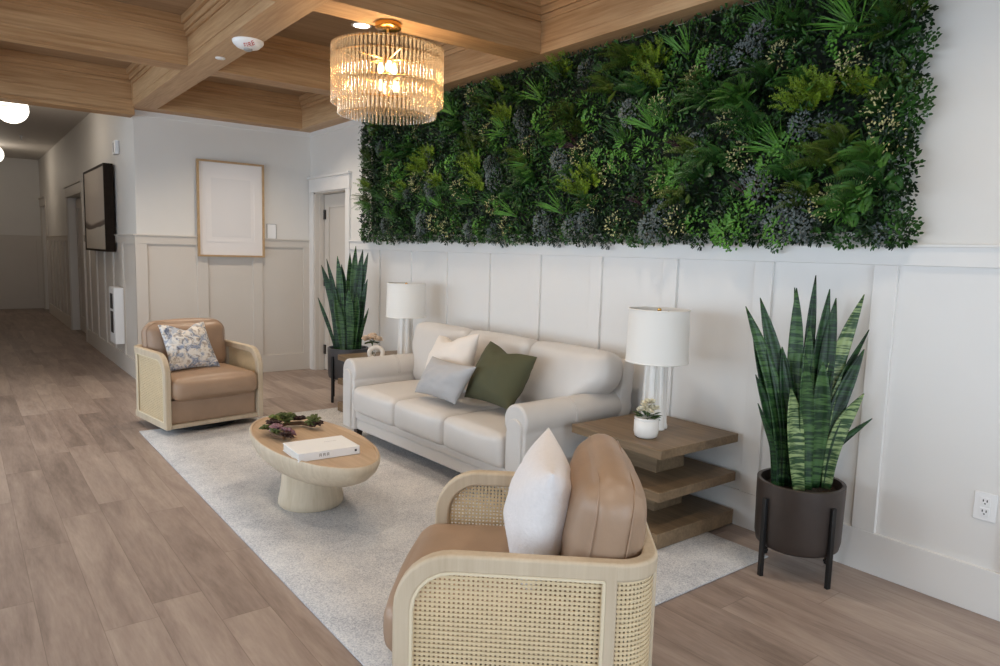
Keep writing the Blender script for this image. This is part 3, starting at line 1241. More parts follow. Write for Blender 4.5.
def jar():
    t = thing('flower_jar', 'small round white jar with cream flowers in front of the nearer lamp', 'flower pot', (2.815, 2.36, ZR + ZS + .001), 0)
    bm = bmesh.new()
    lathe(bm, [(0, 0), (.045, 0), (.058, .008), (.064, .03), (.064, .088), (.060, .092), (.060, .096), (.063, .098), (.062, .106), (.055, .106), (.055, .092), (0, .092)], 40)
    obj('jar', bm, CERAM, t, smooth=45)
    rng = random.Random(3)
    pb, pl = PB(), PB()
    for k in range(20):
        a, rr = rng.uniform(0, 6.28), rng.uniform(0, .048)
        c = Vector((rr * math.cos(a), rr * math.sin(a),   .162 + rng.uniform(-.02, .03) - rr * .35))
        flower_head(pb, c, .022, 14, rng)
    for k in range(26):
        a = rng.uniform(0, 6.28)
        d = Vector((math.cos(a), math.sin(a), rng.uniform(-.1, .7)))
        pl.leaf(Vector((0, 0, .10)) + d * .02, d, Vector((0, 0, 1)), rng.uniform(.045, .065), .018, .2, .5)
    link('blossoms', pb.mesh('blossoms', PETAL), None, t)
    link('leaves', pl.mesh('leaves', STEMG), None, t)


jar()


def bud_vase():
    t = thing('bud_vase', 'small clear vase with a blush rose on the far side table', 'vase', (2.86, 5.50, ZR + ZS + .001), 0)
    bm = bmesh.new()
    lathe(bm, [(0, 0), (.026, 0), (.032, .012), (.030, .04), (.016, .065), (.015, .08), (.018, .084)], 24)
    obj('vase', bm, CLEAR, t, smooth=60)
    rng = random.Random(5)
    bm = bmesh.new()
    for a in (-.4, .1, .6):
        tube(bm, [(0, 0, .02), (.006 * a, .01 * a, .08), (.03 * a, .035 * a, .12)], .0025, 6)
    obj('stems', bm, STEMG, t)
    pb, pl = PB(), PB()
    for c, r_ in (((0, 0, .150), .056), ((.035, -.045, .138), .044), ((-.04, .04, .136), .046)):
        flower_head(pb, Vector(c), r_, 34, rng)
    for k in range(10):
        a = rng.uniform(0, 6.28)
        d = Vector((math.cos(a), math.sin(a), rng.uniform(-.2, .3)))
        pl.leaf(Vector((0, 0, .125)), d, Vector((0, 0, 1)), .075, .03, .2, .5)
    link('roses', pb.mesh('roses', ROSE), None, t)
    link('leaves', pl.mesh('leaves', STEMG), None, t)


bud_vase()


def ornament():
    bm = bmesh.new()
    pts = []
    for k in range(40):
        a = 2 * PI * k / 40
        pts.append((.056 * math.cos(a), .008 * math.sin(2 * a), .070 + .050 * math.sin(a)))
    tube(bm, pts, .019, 14, closed=True)
    o = obj('ring_ornament', bm, CERAMW, loc=(2.76, 5.24, ZR + ZS), smooth=60)
    o.rotation_euler = (0, 0, R(-40))
    tag(o, 'cream ceramic ring ornament behind the far arm of the sofa', 'ornament')


ornament()


# ------------------------------------------------------------ snake plants
SM = [snake_mat('snake_leaf_dark', (14, 36, 20), (44, 78, 40)), snake_mat('snake_leaf_mid', (22, 52, 26), (72, 106, 58)), snake_mat('snake_leaf_pale', (40, 72, 38), (150, 170, 116))]


def snake_plant(label, loc, rz, potmat, leaves, h_pot=(.13, .44)):
    t = thing('snake_plant', label, 'potted plant', loc, rz)
    z0, z1 = h_pot
    bm = bmesh.new()
    lathe(bm, [(0, z0), (.165, z0), (.182, z0 + .012), (.189, z0 + .05), (.193, z1 - .02), (.193, z1), (.175, z1), (.172, z1 - .05), (.16, z1 - .06)], 56)
    obj('pot', bm, potmat, t, smooth=45, bevel=.002)
    bm = bmesh.new()
    lathe(bm, [(0, z1 - .035), (.09, z1 - .038), (.174, z1 - .045), (.174, z1 - .06)], 40)
    obj('soil', bm, SOIL, t)
    for q in range(4):
        a = R(90 * q)
        M = Matrix.Rotation(a, 4, 'Z')
        bm = bmesh.new()
        box(bm, .191, .209, -.011, .011, 0, z1 - .07, M=M)
        box(bm, .17, .2, -.008, .008, z0 - .014, z0 - .002, M=M)
        obj('stand_leg', bm, BLACK, t, smooth=20, bevel=.002)
    Mi = Matrix.Rotation(-rz, 4, 'Z')
    for i, (bxy, tip, w, mi, bend) in enumerate(leaves):
        base = Vector((bxy[0], bxy[1], z1 - .05))
        tp = Vector(tip)                                   # tip relative to the plant's base, world axes
        pb = PB()
        rng = random.Random(i + 11)
        n = 16
        horiz = Vector((tp.x - base.x, tp.y - base.y, 0))
        facing = Vector((-.62, -.78, 0)) + Vector((rng.uniform(-.5, .5), rng.uniform(-.5, .5), 0))
        pts, ws = [], []
        for k in range(n + 1):
            s = k / n
            p = base.lerp(tp, s)
            p.x -= horiz.x * bend * math.sin(PI * s) * .5
            p.y -= horiz.y * bend * math.sin(PI * s) * .5
            p.x += .006 * math.sin(5 * s + i)
            p.y += .006 * math.cos(4 * s + 2 * i)
            prof = (0.58 + .42 * min(1, s / .5)) if s < .6 else (1 - ((s - .6) / .4) ** 2.3)
            pts.append(Mi @ p)
            ws.append(max(.0012, w * prof))
        me_v = PB()
        # twisting strip
        tw = rng.uniform(-.5, .5)
        for side in (0,):
            b = 0
            for k, p in enumerate(pts):
                tv = (pts[min(k + 1, n)] - pts[max(k - 1, 0)]).normalized()
                f = Mi @ facing
                f = Matrix.Rotation(tw * k / n, 4, tv) @ f
                sd = tv.cross(f).normalized()
                nn = sd.cross(tv).normalized()
                for u in (-1, -.5, 0, .5, 1):
                    me_v.v.append(p + sd * ws[k] * u - nn * ws[k] * .45 * (1 - u * u))
            for k in range(n):
                for u in range(4):
                    q = 5 * k + u
                    me_v.f.append((q, q + 1, q + 6, q + 5))
        me = me_v.mesh('leaf', SM[mi])
        o = link('leaf', me, None, t)
        m = o.modifiers.new('thick', 'SOLIDIFY')
        m.thickness = .004
        m.offset = 0


PR = Vector((3.08, 1.645, 0))
lv = [  # base offset, world tip, half width, shade, bend
    ((-.07, .06), (2.87, 1.86, 1.24), .036, 1, .5), ((-.05, .05), (2.93, 1.82, 1.28), .036, 0, .5), ((-.06, .08), (2.91, 1.85, 1.15), .026, 0, .4),
    ((-.02, .04), (3.05, 1.73, 1.33), .034, 1, .3), ((.0, .03), (3.09, 1.75, 1.33), .030, 1, .3), ((.03, .03), (3.14, 1.68, 1.39), .024, 0, .2),
    ((.03, .0), (3.17, 1.63, 1.33), .036, 0, .3), ((.05, -.02), (3.19, 1.60, 1.29), .034, 0, .3), ((.07, -.03), (3.28, 1.52, 1.31), .038, 2, .5),
    ((.09, -.03), (3.29, 1.50, 1.15), .030, 0, .6), ((.08, -.05), (3.28, 1.50, 1.06), .034, 0, .6), ((.01, .0), (3.09, 1.66, 1.16), .036, 1, .1),
    ((-.09, .07), (2.89, 1.80, .93), .028, 0, .5), ((-.10, .07), (2.885, 1.77, .80), .012, 0, .4), ((.08, -.07), (3.26, 1.47, .86), .034, 2, .5),
    ((.10, -.06), (3.29, 1.45, .745), .018, 0, .7), ((-.05, -.03), (2.97, 1.67, .88), .042, 2, .0), ((-.02, .02), (2.99, 1.73, 1.06), .036, 0, .1),
    ((-.01, -.04), (3.02, 1.64, 1.04), .040, 1, .2), ((.04, -.05), (3.11, 1.60, 1.0), .040, 1, .0), ((.02, .05), (3.12, 1.72, 1.1), .036, 0, .0), ((.05, .03), (3.2, 1.65, 1.12), .034, 0, .2)]
snake_plant('tall snake plant in dark pot on black legs, right of the side table', tuple(PR), math.atan2(.055, -.18), POT, [(b, (x - PR.x, y - PR.y, z), w, m, bd) for b, (x, y, z), w, m, bd in lv])
PL = Vector((2.96, 6.19, 0))
lv2 = [
    ((.03, .0), (3.05, 6.21, 1.48), .034, 1, .3), ((.05, -.02), (3.10, 6.16, 1.45), .034, 0, .3), ((.06, -.03), (3.13, 6.13, 1.42), .030, 0, .3),
    ((-.03, .03), (2.885, 6.29, 1.38), .036, 1, .2), ((.01, .03), (3.0, 6.24, 1.41), .034, 1, .2), ((-.08, .07), (2.77, 6.37, 1.29), .034, 0, .5),
    ((-.06, .05), (2.81, 6.34, 1.35), .022, 0, .4), ((.08, -.05), (3.12, 6.10, 1.17), .032, 0, .5), ((-.1, .08), (2.73, 6.37, .98), .016, 0, .3),
    ((.1, -.06), (3.11, 6.08, .89), .014, 1, .4), ((.04, -.04), (3.01, 6.12, 1.03), .034, 1, 0), ((-.01, .01), (2.93, 6.27, 1.30), .036, 0, .1),
    ((-.05, .0), (2.86, 6.25, 1.0), .036, 1, .1), ((.0, -.04), (2.95, 6.15, 1.08), .038, 1, .1), ((-.02, .05), (2.84, 6.33, 1.15), .036, 0, .2)]
snake_plant('tall snake plant in grey pot by the white door, behind the sofa end', tuple(PL), R(199), POT2, [(b, (x - PL.x, y - PL.y, z), w * 1.1, m, bd) for b, (x, y, z), w, m, bd in lv2], (.215, .51))


# --------------------------------------------------------------- green wall
def living_wall():
    y0, y1, z0, z1 = 1.36, 6.52, 1.545, 3.0
    t = thing('living_wall', 'wide green wall panel of mixed ferns and foliage above the sofa', 'plant wall', (XW, (y0 + y1) / 2, z0), 0)
    cy = (y0 + y1) / 2
    zt = ZC - .01
    G = lambda n, c, v=.35: leafmat('foliage_' + n, c, .38, v)
    dark, mid, bright, lime, olive = G('dark', (24, 46, 20)), G('mid', (50, 88, 34)), G('bright', (86, 136, 52)), G('lime', (112, 138, 38)), G('olive', (70, 92, 30))
    slate, cream, plum, fernd, fernm = G('slate', (100, 109, 107)), G('cream', (170, 166, 116)), G('plum', (62, 36, 40)), G('fern', (44, 84, 34)), G('fern_mid', (64, 108, 40))
    back = plain('panel_backing', (20, 30, 18), .9)
    obj('backing_panel', bx(-.03, 0, y0 + .15 - cy, y1 - .09 - cy, .05, zt - z0), back, t)
    rng = random.Random(21)
    # underlayer: uncountable small leaves
    for (nm, mat, cnt, dep) in (('underleaf', dark, 15000, .085), ('underleaf', mid, 6500, .105)):
        pb = PB()
        for k in range(cnt):
            y = rng.uniform(y0, y1) - cy
            z = rng.uniform(z0 - .01, zt) - z0
            x = -.03 - rng.uniform(.0, dep) * (1 if z < zt - z0 - .03 else .6)
            d = Vector((-rng.uniform(.1, 1), rng.uniform(-1, 1), rng.uniform(-.9, 1)))
            pb.leaf(Vector((x, y, z)), d, Vector((-1, rng.uniform(-.6, .6), rng.uniform(-.2, .9))), rng.uniform(.022, .042), rng.uniform(.011, .019), .25)
        o = link(nm, pb.mesh(nm, mat), None, t)
        o['kind'] = 'stuff'

    # clump meshes; local frame: -x out of the wall, z up
    def fern(mat, nf=10, ln=.20, wid=.036, dens=20, droop=.9, rs=0):
        g = random.Random(rs)
        pb = PB()
        for f in range(nf):
            a = R(-75 + 150 * (f + .5) / nf + g.uniform(-12, 12))
            d0 = Vector((-g.uniform(.5, 1.0), math.sin(a), math.cos(a))).normalized()
            L = ln * g.uniform(.75, 1.1)
            p = Vector((0, 0, 0))
            d = d0.copy()
            step = L / dens
            for k in range(dens):
                s = k / dens
                d = (d + Vector((-.02, 0, -droop * .045))).normalized()
                p = p + d * step
                w = wid * (math.sin(PI * min(1, .12 + s * .88)) ** .7) * (1 - .35 * s) + .006
                nr = Vector((-1, 0, .55))
                sd = d.cross(nr).normalized()
                for q in (-1, 1):
                    pb.leaf(p, (sd * q + d * .55), nr, w, step * .62, .1, .4)
        return pb.mesh('fern', mat)

    def plume(mat, nf=13, ln=.18, rs=0):
        g = random.Random(rs)
        pb = PB()
        for f in range(nf):
            a = R(-60 + 120 * (f + .5) / nf + g.uniform(-10, 10))
            d = Vector((-g.uniform(.45, .9), math.sin(a), math.cos(a))).normalized()
            p = Vector((0, 0, 0))
            L = ln * g.uniform(.7, 1.1)
            for k in range(20):
                s = k / 20
                d = (d + Vector((0, 0, -.02))).normalized()
                p = p + d * L / 20
                w = .022 * math.sin(PI * (.15 + .85 * s)) + .005
                for q in range(4):
                    an = g.uniform(0, 2 * PI)
                    o1 = d.orthogonal().normalized()
                    o2 = d.cross(o1)
                    pb.leaf(p, o1 * math.cos(an) + o2 * math.sin(an) + d * .9, Vector((-1, 0, .3)), w, .0045, .1)
        return pb.mesh('plume', mat)

    def tuft(mat, nb=30, ln=.19, rs=0, hw=.0034, fan=62):
        g = random.Random(rs)
        pb = PB()
        for f in range(nb):
            a = R(g.uniform(-fan, fan))
            d = Vector((-g.uniform(.25, .9), math.sin(a), math.cos(a))).normalized()
            L = ln * g.uniform(.6, 1.1)
            pts, ws = [], []
            p = Vector((0, g.uniform(-.012, .012), 0))
            for k in range(6):
                pts.append(p.copy())
                ws.append(hw * (1 - (k / 5.3) ** 2))
                d = (d + Vector((-.03, 0, -.07))).normalized()
                p = p + d * L / 5
            pb.blade(pts, ws, Vector((-1, 0, .2)))
        return pb.mesh('tuft', mat)

    def cluster(mat, n=85, r=.085, ll=.024, lw=.0155, rs=0, shape=.5, out=.09):
        g = random.Random(rs)
        pb = PB()
        for k in range(n):
            a, rr = g.uniform(0, 2 * PI), r * math.sqrt(g.random())
            h = out * (1 - (rr / r) ** 2 * .7) * g.uniform(.55, 1.05)
            p = Vector((-h, rr * math.cos(a), rr * math.sin(a)))
            d = Vector((-g.uniform(.1, .7), math.cos(a) + g.uniform(-.8, .8), math.sin(a) + g.uniform(-.6, .9)))
            pb.leaf(p, d, Vector((-1, g.uniform(-.4, .4), g.uniform(0, .7))), ll * g.uniform(.7, 1.2), lw * g.uniform(.8, 1.1), .22, shape)
        return pb.mesh('leaf_cluster', mat)

    lib = {
        'fern': [fern(fernd, rs=1), fern(fernm, rs=2, nf=12), fern(fernd, rs=3, ln=.24, wid=.04), fern(olive, rs=4, nf=13, wid=.028)],
        'plume': [plume(lime, rs=1), plume(lime, rs=2, nf=14, ln=.2), plume(olive, rs=3, ln=.2)],
        'grass_tuft': [tuft(mid, rs=1), tuft(bright, rs=2, nb=24, ln=.22, hw=.0045), tuft(fernm, rs=3, nb=32), tuft(plum, rs=4, nb=20, ln=.16)],
        'leaf_cluster': [cluster(bright, rs=1), cluster(mid, rs=2, n=110), cluster(dark, rs=3, n=110), cluster(mid, rs=4, ll=.032, lw=.019, n=60), cluster(bright, rs=5, ll=.02, n=90)],
        'trailing_cluster': [cluster(mid, rs=21, n=120), cluster(dark, rs=22, n=120), cluster(mid, rs=23, ll=.03, lw=.013, n=100, shape=.6), cluster(dark, rs=24, ll=.034, lw=.013, n=100, shape=.6)],
        'spear_cluster': [cluster(mid, rs=6, ll=.052, lw=.013, n=55, shape=.6), cluster(bright, rs=7, ll=.048, lw=.012, n=48, shape=.6), cluster(dark, rs=8, ll=.056, lw=.016, n=60, shape=.6)],
        'slate_cluster': [cluster(slate, rs=9, ll=.016, lw=.012, n=170, r=.08), cluster(slate, rs=10, ll=.015, lw=.011, n=200, r=.095)],
        'cream_cluster': [cluster(cream, rs=11, ll=.014, lw=.009, n=60, r=.085, out=.11), cluster(cream, rs=12, ll=.015, lw=.008, n=46, r=.075, out=.11)],
    }
    cntr = {}

    def put(kind, y, z, sc=1.0, var=None, dep=.03):
        cntr[kind] = cntr.get(kind, 0) + 1
        if cntr[kind] > 100:
            return
        me = rng.choice(lib[kind]) if var is None else lib[kind][var]
        o = link(kind, me, None, t, (-dep - rng.uniform(.0, .035), y - cy, z - z0))
        o.rotation_euler = (R(rng.uniform(-28, 28)), R(rng.uniform(-8, 8)), R(rng.uniform(-10, 10)))
        o.scale = (sc * rng.uniform(.85, 1.1),) * 3

    feats = {
        'plume': [(4.19, 2.42, 0), (5.21, 2.22, 0), (3.37, 1.82, 1), (2.84, 2.55, 0), (2.80, 2.42, 1), (1.76, 2.20, 1), (1.62, 2.21, 0), (4.55, 2.08, 0), (4.5, 1.93, 0), (6.38, 2.3, 2), (6.36, 2.02, 0), (1.86, 2.16, 1), (4.6, 2.2, 2), (5.3, 2.12, 1), (3.3, 1.92, 0)],
        'fern': [(2.44, 1.9, 0), (2.56, 1.78, 3), (2.32, 1.95, 2), (2.5, 2.02, 3), (2.66, 1.9, 1), (1.72, 1.9, 3), (1.56, 1.74, 1), (1.8, 1.73, 3), (1.66, 1.98, 3), (1.5, 1.9, 1), (1.9, 1.85, 0), (3.14, 2.45, 3), (2.9, 2.4, 0), (3.0, 2.6, 3), (2.06, 2.35, 2), (2.2, 2.25, 1), (2.47, 2.3, 0), (3.88, 1.98, 1), (3.98, 2.1, 3), (4.77, 2.4, 2), (3.27, 1.76, 0), (2.12, 2.1, 2), (1.65, 1.68, 1), (1.48, 1.8, 2), (6.38, 1.85, 1), (6.25, 2.0, 0), (5.5, 2.3, 2), (5.9, 2.3, 1), (1.5, 2.42, 2), (1.46, 2.1, 0), (3.5, 2.35, 3), (3.6, 2.2, 1)],
        'slate_cluster': [(2.7, 1.7, 1), (2.76, 1.62, 0), (1.89, 1.72, 1), (1.96, 1.64, 1), (1.84, 1.62, 0), (4.35, 2.11, 0), (4.3, 2.0, 1), (3.57, 2.08, 0), (3.5, 2.0, 1), (4.6, 1.63, 0), (3.75, 1.66, 1), (3.45, 1.63, 0), (3.3, 1.66, 1), (5.2, 1.92, 0), (5.3, 1.7, 1), (2.12, 2.56, 0), (2.2, 2.48, 1), (2.36, 2.49, 0), (1.88, 2.1, 0), (5.99, 1.68, 1), (5.35, 1.6, 0), (6.1, 2.4, 0), (2.95, 2.3, 0), (2.05, 1.82, 0), (4.0, 2.4, 0), (5.6, 1.95, 0)],
        'grass_tuft': [(2.59, 2.55, 1), (2.79, 2.18, 1), (3.65, 2.6, 0), (1.65, 2.5, 1), (1.72, 2.55, 2), (1.97, 1.98, 1), (2.7, 2.2, 2), (4.61, 1.84, 2), (3.55, 1.72, 1), (3.04, 2.14, 0), (5.71, 1.88, 2), (5.04, 1.78, 1), (2.08, 2.6, 2), (3.8, 2.5, 1), (4.4, 2.6, 0), (4.9, 2.55, 1), (2.6, 2.05, 3), (3.45, 2.15, 3), (2.12, 1.75, 3), (2.85, 1.75, 3), (5.3, 1.85, 2), (6.0, 1.9, 0), (5.8, 1.72, 0), (4.05, 1.72, 1)],
        'cream_cluster': [(2.57, 1.66, 0), (3.05, 1.65, 1), (2.2, 1.98, 0), (2.75, 2.32, 1), (2.5, 2.42, 0), (1.65, 2.35, 1), (1.5, 2.12, 0), (1.46, 2.0, 1), (1.72, 1.72, 0), (4.15, 1.65, 0), (4.9, 1.65, 1), (5.9, 2.2, 0), (5.9, 2.0, 1), (4.3, 1.8, 0), (4.75, 1.95, 1), (3.4, 2.1, 0), (3.1, 1.95, 1), (2.7, 1.88, 0), (5.1, 1.7, 0), (4.4, 2.35, 1), (3.9, 2.2, 0), (2.0, 2.45, 1), (5.4, 2.05, 0)],
        'leaf_cluster': [(2.17, 1.66, 0), (2.28, 1.6, 0), (2.22, 1.58, 4), (3.3, 2.31, 0), (2.57, 1.91, 0), (2.02, 1.92, 0), (3.79, 2.37, 0), (2.06, 1.78, 0), (5.72, 2.17, 0), (4.22, 1.81, 0), (1.94, 2.0, 4), (2.42, 2.5, 4), (3.2, 2.05, 4), (1.95, 1.6, 4)],
    }
    for kd, lst in feats.items():
        for (y, z, v) in lst:
            put(kd, y, z, 1.0, v, .06)
    # fill the rest
    ny, nz = 27, 7
    for i in range(ny):
        for j in range(nz):
            y = y0 + .06 + (y1 - y0 - .12) * (i + .5 + rng.uniform(-.4, .4)) / ny
            z = z0 + .03 + (zt - z0 - .1) * (j + .5 + rng.uniform(-.4, .4)) / nz
            r_ = rng.random()
            if z < z0 + .25:
                kd = 'leaf_cluster' if r_ < .6 else ('slate_cluster' if r_ < .72 else ('cream_cluster' if r_ < .85 else 'spear_cluster'))
                v = rng.choice((1, 2, 2, 3, 0)) if kd == 'leaf_cluster' else None
            else:
                kd = 'fern' if r_ < .17 else 'grass_tuft' if r_ < .30 else 'leaf_cluster' if r_ < .60 else 'spear_cluster' if r_ < .80 else 'slate_cluster' if r_ < .87 else 'cream_cluster' if r_ < .96 else 'plume'
                v = None
            if z > zt - .12 and kd in ('fern', 'grass_tuft', 'plume'):
                z -= .12
            put(kd, y, z, .95, v)
    # ragged edge along the bottom and the two ends
    for k in range(44):
        put('trailing_cluster', y0 + .04 + (y1 - y0 - .08) * k / 43, z0 + .04 + rng.uniform(-.025, .02), .75, None, .02)
    for k in range(16):
        put('trailing_cluster', y0 + .05 + rng.uniform(-.025, .025), z0 + .06 + 1.15 * k / 16, .85, None, .02)
        put('trailing_cluster', y0 + .14 + rng.uniform(-.025, .025), z0 + .08 + 1.15 * k / 16, .85, None, .03)
        put('trailing_cluster', y1 - .04 + rng.uniform(-.025, .025), z0 + .06 + 1.15 * k / 16, .8, None, .02)


living_wall()


# ---------------------------------------------------------------- chandelier
def chandelier():
    t = thing('chandelier', 'round two-tier chandelier of glass rods with brass frame hanging from the ceiling beam', 'chandelier', (2.09, 3.85, ZC), 0)
    bm = bmesh.new()
    lathe(bm, [(0, 0), (.075, 0), (.078, -.006), (.078, -.03), (.070, -.036), (0, -.036)], 40)
    obj('canopy', bm, BRASS, t, smooth=45)
    bm = bmesh.new()
    tube(bm, [(0, 0, -.03), (0, 0, -.42)], .011, 12)
    lathe(bm, [(0, -.19), (.03, -.19), (.034, -.2), (.03, -.23), (0, -.23)], 20)
    obj('stem', bm, BRASS, t)
    ro, ri = .325, .285
    bm = bmesh.new()
    for r_, z_ in ((ro - .014, -.152), (ro - .014, -.215), (ri - .013, -.36)):
        tube(bm, [(r_ * math.cos(2 * PI * k / 60), r_ * math.sin(2 * PI * k / 60), z_) for k in range(60)], .006, 8, closed=True)
    obj('ring_frame', bm, BRASS, t)
    bm = bmesh.new()
    for k in range(6):
        a = R(60 * k + 15)
        tube(bm, [(0, 0, -.21), ((ro - .013) * math.cos(a), (ro - .013) * math.sin(a), -.215)], .005, 8)
        tube(bm, [(0, 0, -.36), ((ri - .012) * math.cos(a), (ri - .012) * math.sin(a), -.36)], .005, 8)
    obj('arms', bm, BRASS, t)
    rod = bmesh.new()
    lathe(rod, [(0, 0), (.0065, 0), (.0075, .004), (.0075, .321), (.0065, .325), (0, .325)], 10)
    me = None
    for k in range(82):
        a = 2 * PI * k / 82
        if me is None:
            o = obj('glass_rod', rod, GLASSROD, t, smooth=60)
            me = o.data
        else:
            o = link('glass_rod', me, None, t)
        o.location = (ro * math.cos(a), ro * math.sin(a), -.472)
    bm = bmesh.new()
    for k in range(72):
        a = 2 * PI * k / 72
        lathe(bm, [(0, 0), (.0065, 0), (.0075, .004), (.0075, .18), (0, .18)], 8, (ri * math.cos(a), ri * math.sin(a), -.535))
    o = obj('inner_glass_rods', bm, GLASSROD, t, smooth=60)
    o['kind'] = 'stuff'
    for k in range(6):
        a = R(120 * (k % 3) + (0 if k < 3 else 60) + 10)
        rr = .045 if k < 3 else .05
        z = -.255 if k < 3 else -.365
        bm = bmesh.new()
        lathe(bm, [(0, -.03), (.012, -.028), (.020, -.012), (.020, .004), (.012, .02), (.009, .03), (0, .03)], 16)
        o = obj('bulb', bm, BULB, t, smooth=60)
        o.location = (rr * math.cos(a), rr * math.sin(a), z)
        L = bpy.data.lights.new('bulb_light', 'POINT')
        L.energy = 4.5
        L.color = (1.0, .74, .46)
        L.shadow_soft_size = .03
        lo = bpy.data.objects.new('bulb_light', L)
        COL.objects.link(lo)
        lo.location = (2.095 + 1.4 * rr * math.cos(a), 3.85 + 1.4 * rr * math.sin(a), ZC + z)


chandelier()


# ------------------------------------------------------- ceiling fittings
def downlight(x, y, z, label, spot=48.0):
    t = thing('recessed_downlight', label, 'downlight', (x, y, z), 0, 'recessed downlights of the coffered ceiling')
    bm = bmesh.new()
    lathe(bm, [(.058, 0), (.078, 0), (.078, -.004), (.060, -.006), (.058, 0)], 32)
    obj('trim_ring', bm, WHITEP, t)
    bm = bmesh.new()
    lathe(bm, [(0, -.003), (.06, -.003), (.06, -.001), (0, -.001)], 32)
    obj('lens', bm, DOWN, t)
    L = bpy.data.lights.new('downlight', 'SPOT')
    L.energy = spot
    L.color = (1.0, .86, .70)
    L.spot_size = R(120)
    L.spot_blend = .8
    L.shadow_soft_size = .06
    lo = bpy.data.objects.new('downlight', L)
    COL.objects.link(lo)
    lo.location = (x, y, z - .02)


downlight(2.50, 5.02, ZCE, 'glowing white recessed downlight beside the chandelier canopy')
for (x, y) in ((2.42, 6.90), (2.42, 2.80), (2.42, .78), (.70, 4.87), (.70, 2.80), (.70, .78), (.70, 6.9)):
    L = bpy.data.lights.new('downlight', 'SPOT')
    L.energy = 95.0 if y > 6 else 48.0
    L.color = (1.0, .86, .70)
    L.spot_size = R(120)
    L.spot_blend = .8
    L.shadow_soft_size = .06
    lo = bpy.data.objects.new('downlight', L)
    COL.objects.link(lo)
    lo.location = (x, y, ZCE - .02)


def smoke_alarm():
    t = thing('smoke_alarm', 'white oval alarm with red lettering on the underside of the ceiling beam', 'alarm', (1.583, 4.807, ZC - .0005), 0)
    bm = bmesh.new()
    lathe(bm, [(0, 0), (.098, 0), (.098, -.012), (.092, -.022), (.07, -.042), (.045, -.05), (0, -.05)], 40)
    obj('housing', bm, WHITEP, t, smooth=50)
    bm = bmesh.new()
    lathe(bm, [(0, -.048), (.028, -.049), (.028, -.058), (.018, -.064), (0, -.066)], 24)
    obj('lens', bm, GREYP, t)
    cu = bpy.data.curves.new('lettering', 'FONT')
    cu.body = 'FIRE'
    cu.size = .040
    cu.align_x = 'CENTER'
    cu.align_y = 'CENTER'
    cu.resolution_u = 6
    cu.materials.append(RED)
    tmp = bpy.data.objects.new('lettering_curve', cu)
    COL.objects.link(tmp)
    dg = bpy.context.evaluated_depsgraph_get()
    me = bpy.data.meshes.new_from_object(tmp.evaluated_get(dg))
    bpy.data.objects.remove(tmp)
    me.name = 'lettering'
    o = link('lettering', me, RED, t)
    right, up = Vector((.79, -.61, 0)).normalized(), Vector((-.61, -.79, 0)).normalized()
    prof = [(0, -.05), (.045, -.05), (.07, -.042), (.092, -.022), (.098, -.012)]
    for v in me.vertices:                               # lay the letters on the curved housing
        p = right * (v.co.x * .95 + .030) + up * (v.co.y + .066)
        r_ = min(p.length, .0979)
        for (ra, za), (rb, zb) in zip(prof, prof[1:]):
            if ra <= r_ <= rb:
                p.z = za + (zb - za) * (r_ - ra) / (rb - ra) - .0035
        v.co = p


smoke_alarm()
bm = bmesh.new()
lathe(bm, [(0, 0), (.034, 0), (.034, -.006), (.028, -.009), (0, -.009)], 28)  # flat sprinkler cover under the beam
tag(obj('sprinkler_cover', bm, WHITEP, loc=(1.57, 5.368, ZC)), 'small flat white sprinkler cover on the ceiling beam beyond the alarm', 'sprinkler cover')


def globe(loc, label):
    t = thing('globe_light', label, 'ceiling light', loc, 0, 'globe lights of the hall ceiling')
    bm = bmesh.new()
    lathe(bm, [(0, 0), (.075, 0), (.075, -.02), (.05, -.03), (.05, -.045), (0, -.045)], 32)
    obj('fitter', bm, BRASS, t)
    bm = bmesh.new()
    pr = [(.052, -.04)]
    for k in range(1, 17):
        a = PI * k / 16
        pr.append((.172 * math.sin(.28 + (PI - .28) * k / 16) if k < 16 else 0, -.175 + .165 * math.cos(.28 + (PI - .28) * k / 16)))
    lathe(bm, pr, 40)
    obj('globe', bm, GLOBE, t, smooth=60)
    bm = bmesh.new()
    tube(bm, [(.173 * math.cos(2 * PI * k / 40), .173 * math.sin(2 * PI * k / 40), -.175) for k in range(40)], .004, 6, closed=True)
    obj('band', bm, BLACK, t)
    L = bpy.data.lights.new('globe_light', 'POINT')
    L.energy = 9
    L.color = (1, .86, .7)
    L.shadow_soft_size = .17
    lo = bpy.data.objects.new('globe_light', L)
    COL.objects.link(lo)
    lo.location = (loc[0], loc[1], loc[2] - .42)


globe((.60, 10.05, ZCE), 'white globe light of the hall ceiling nearest the wooden beam')
globe((.62, 15.6, ZCE - .0), 'white globe light of the hall ceiling farther down, at the photo edge')
bm = bmesh.new()
lathe(bm, [(0, 0), (.03, 0), (.03, -.01), (.012, -.014), (.010, -.05), (.022, -.055), (.022, -.06), (0, -.06)], 16)
tag(obj('sprinkler', bm, WHITEP, loc=(.95, 14.0, ZCE)), 'small white sprinkler head on the hall ceiling', 'sprinkler')


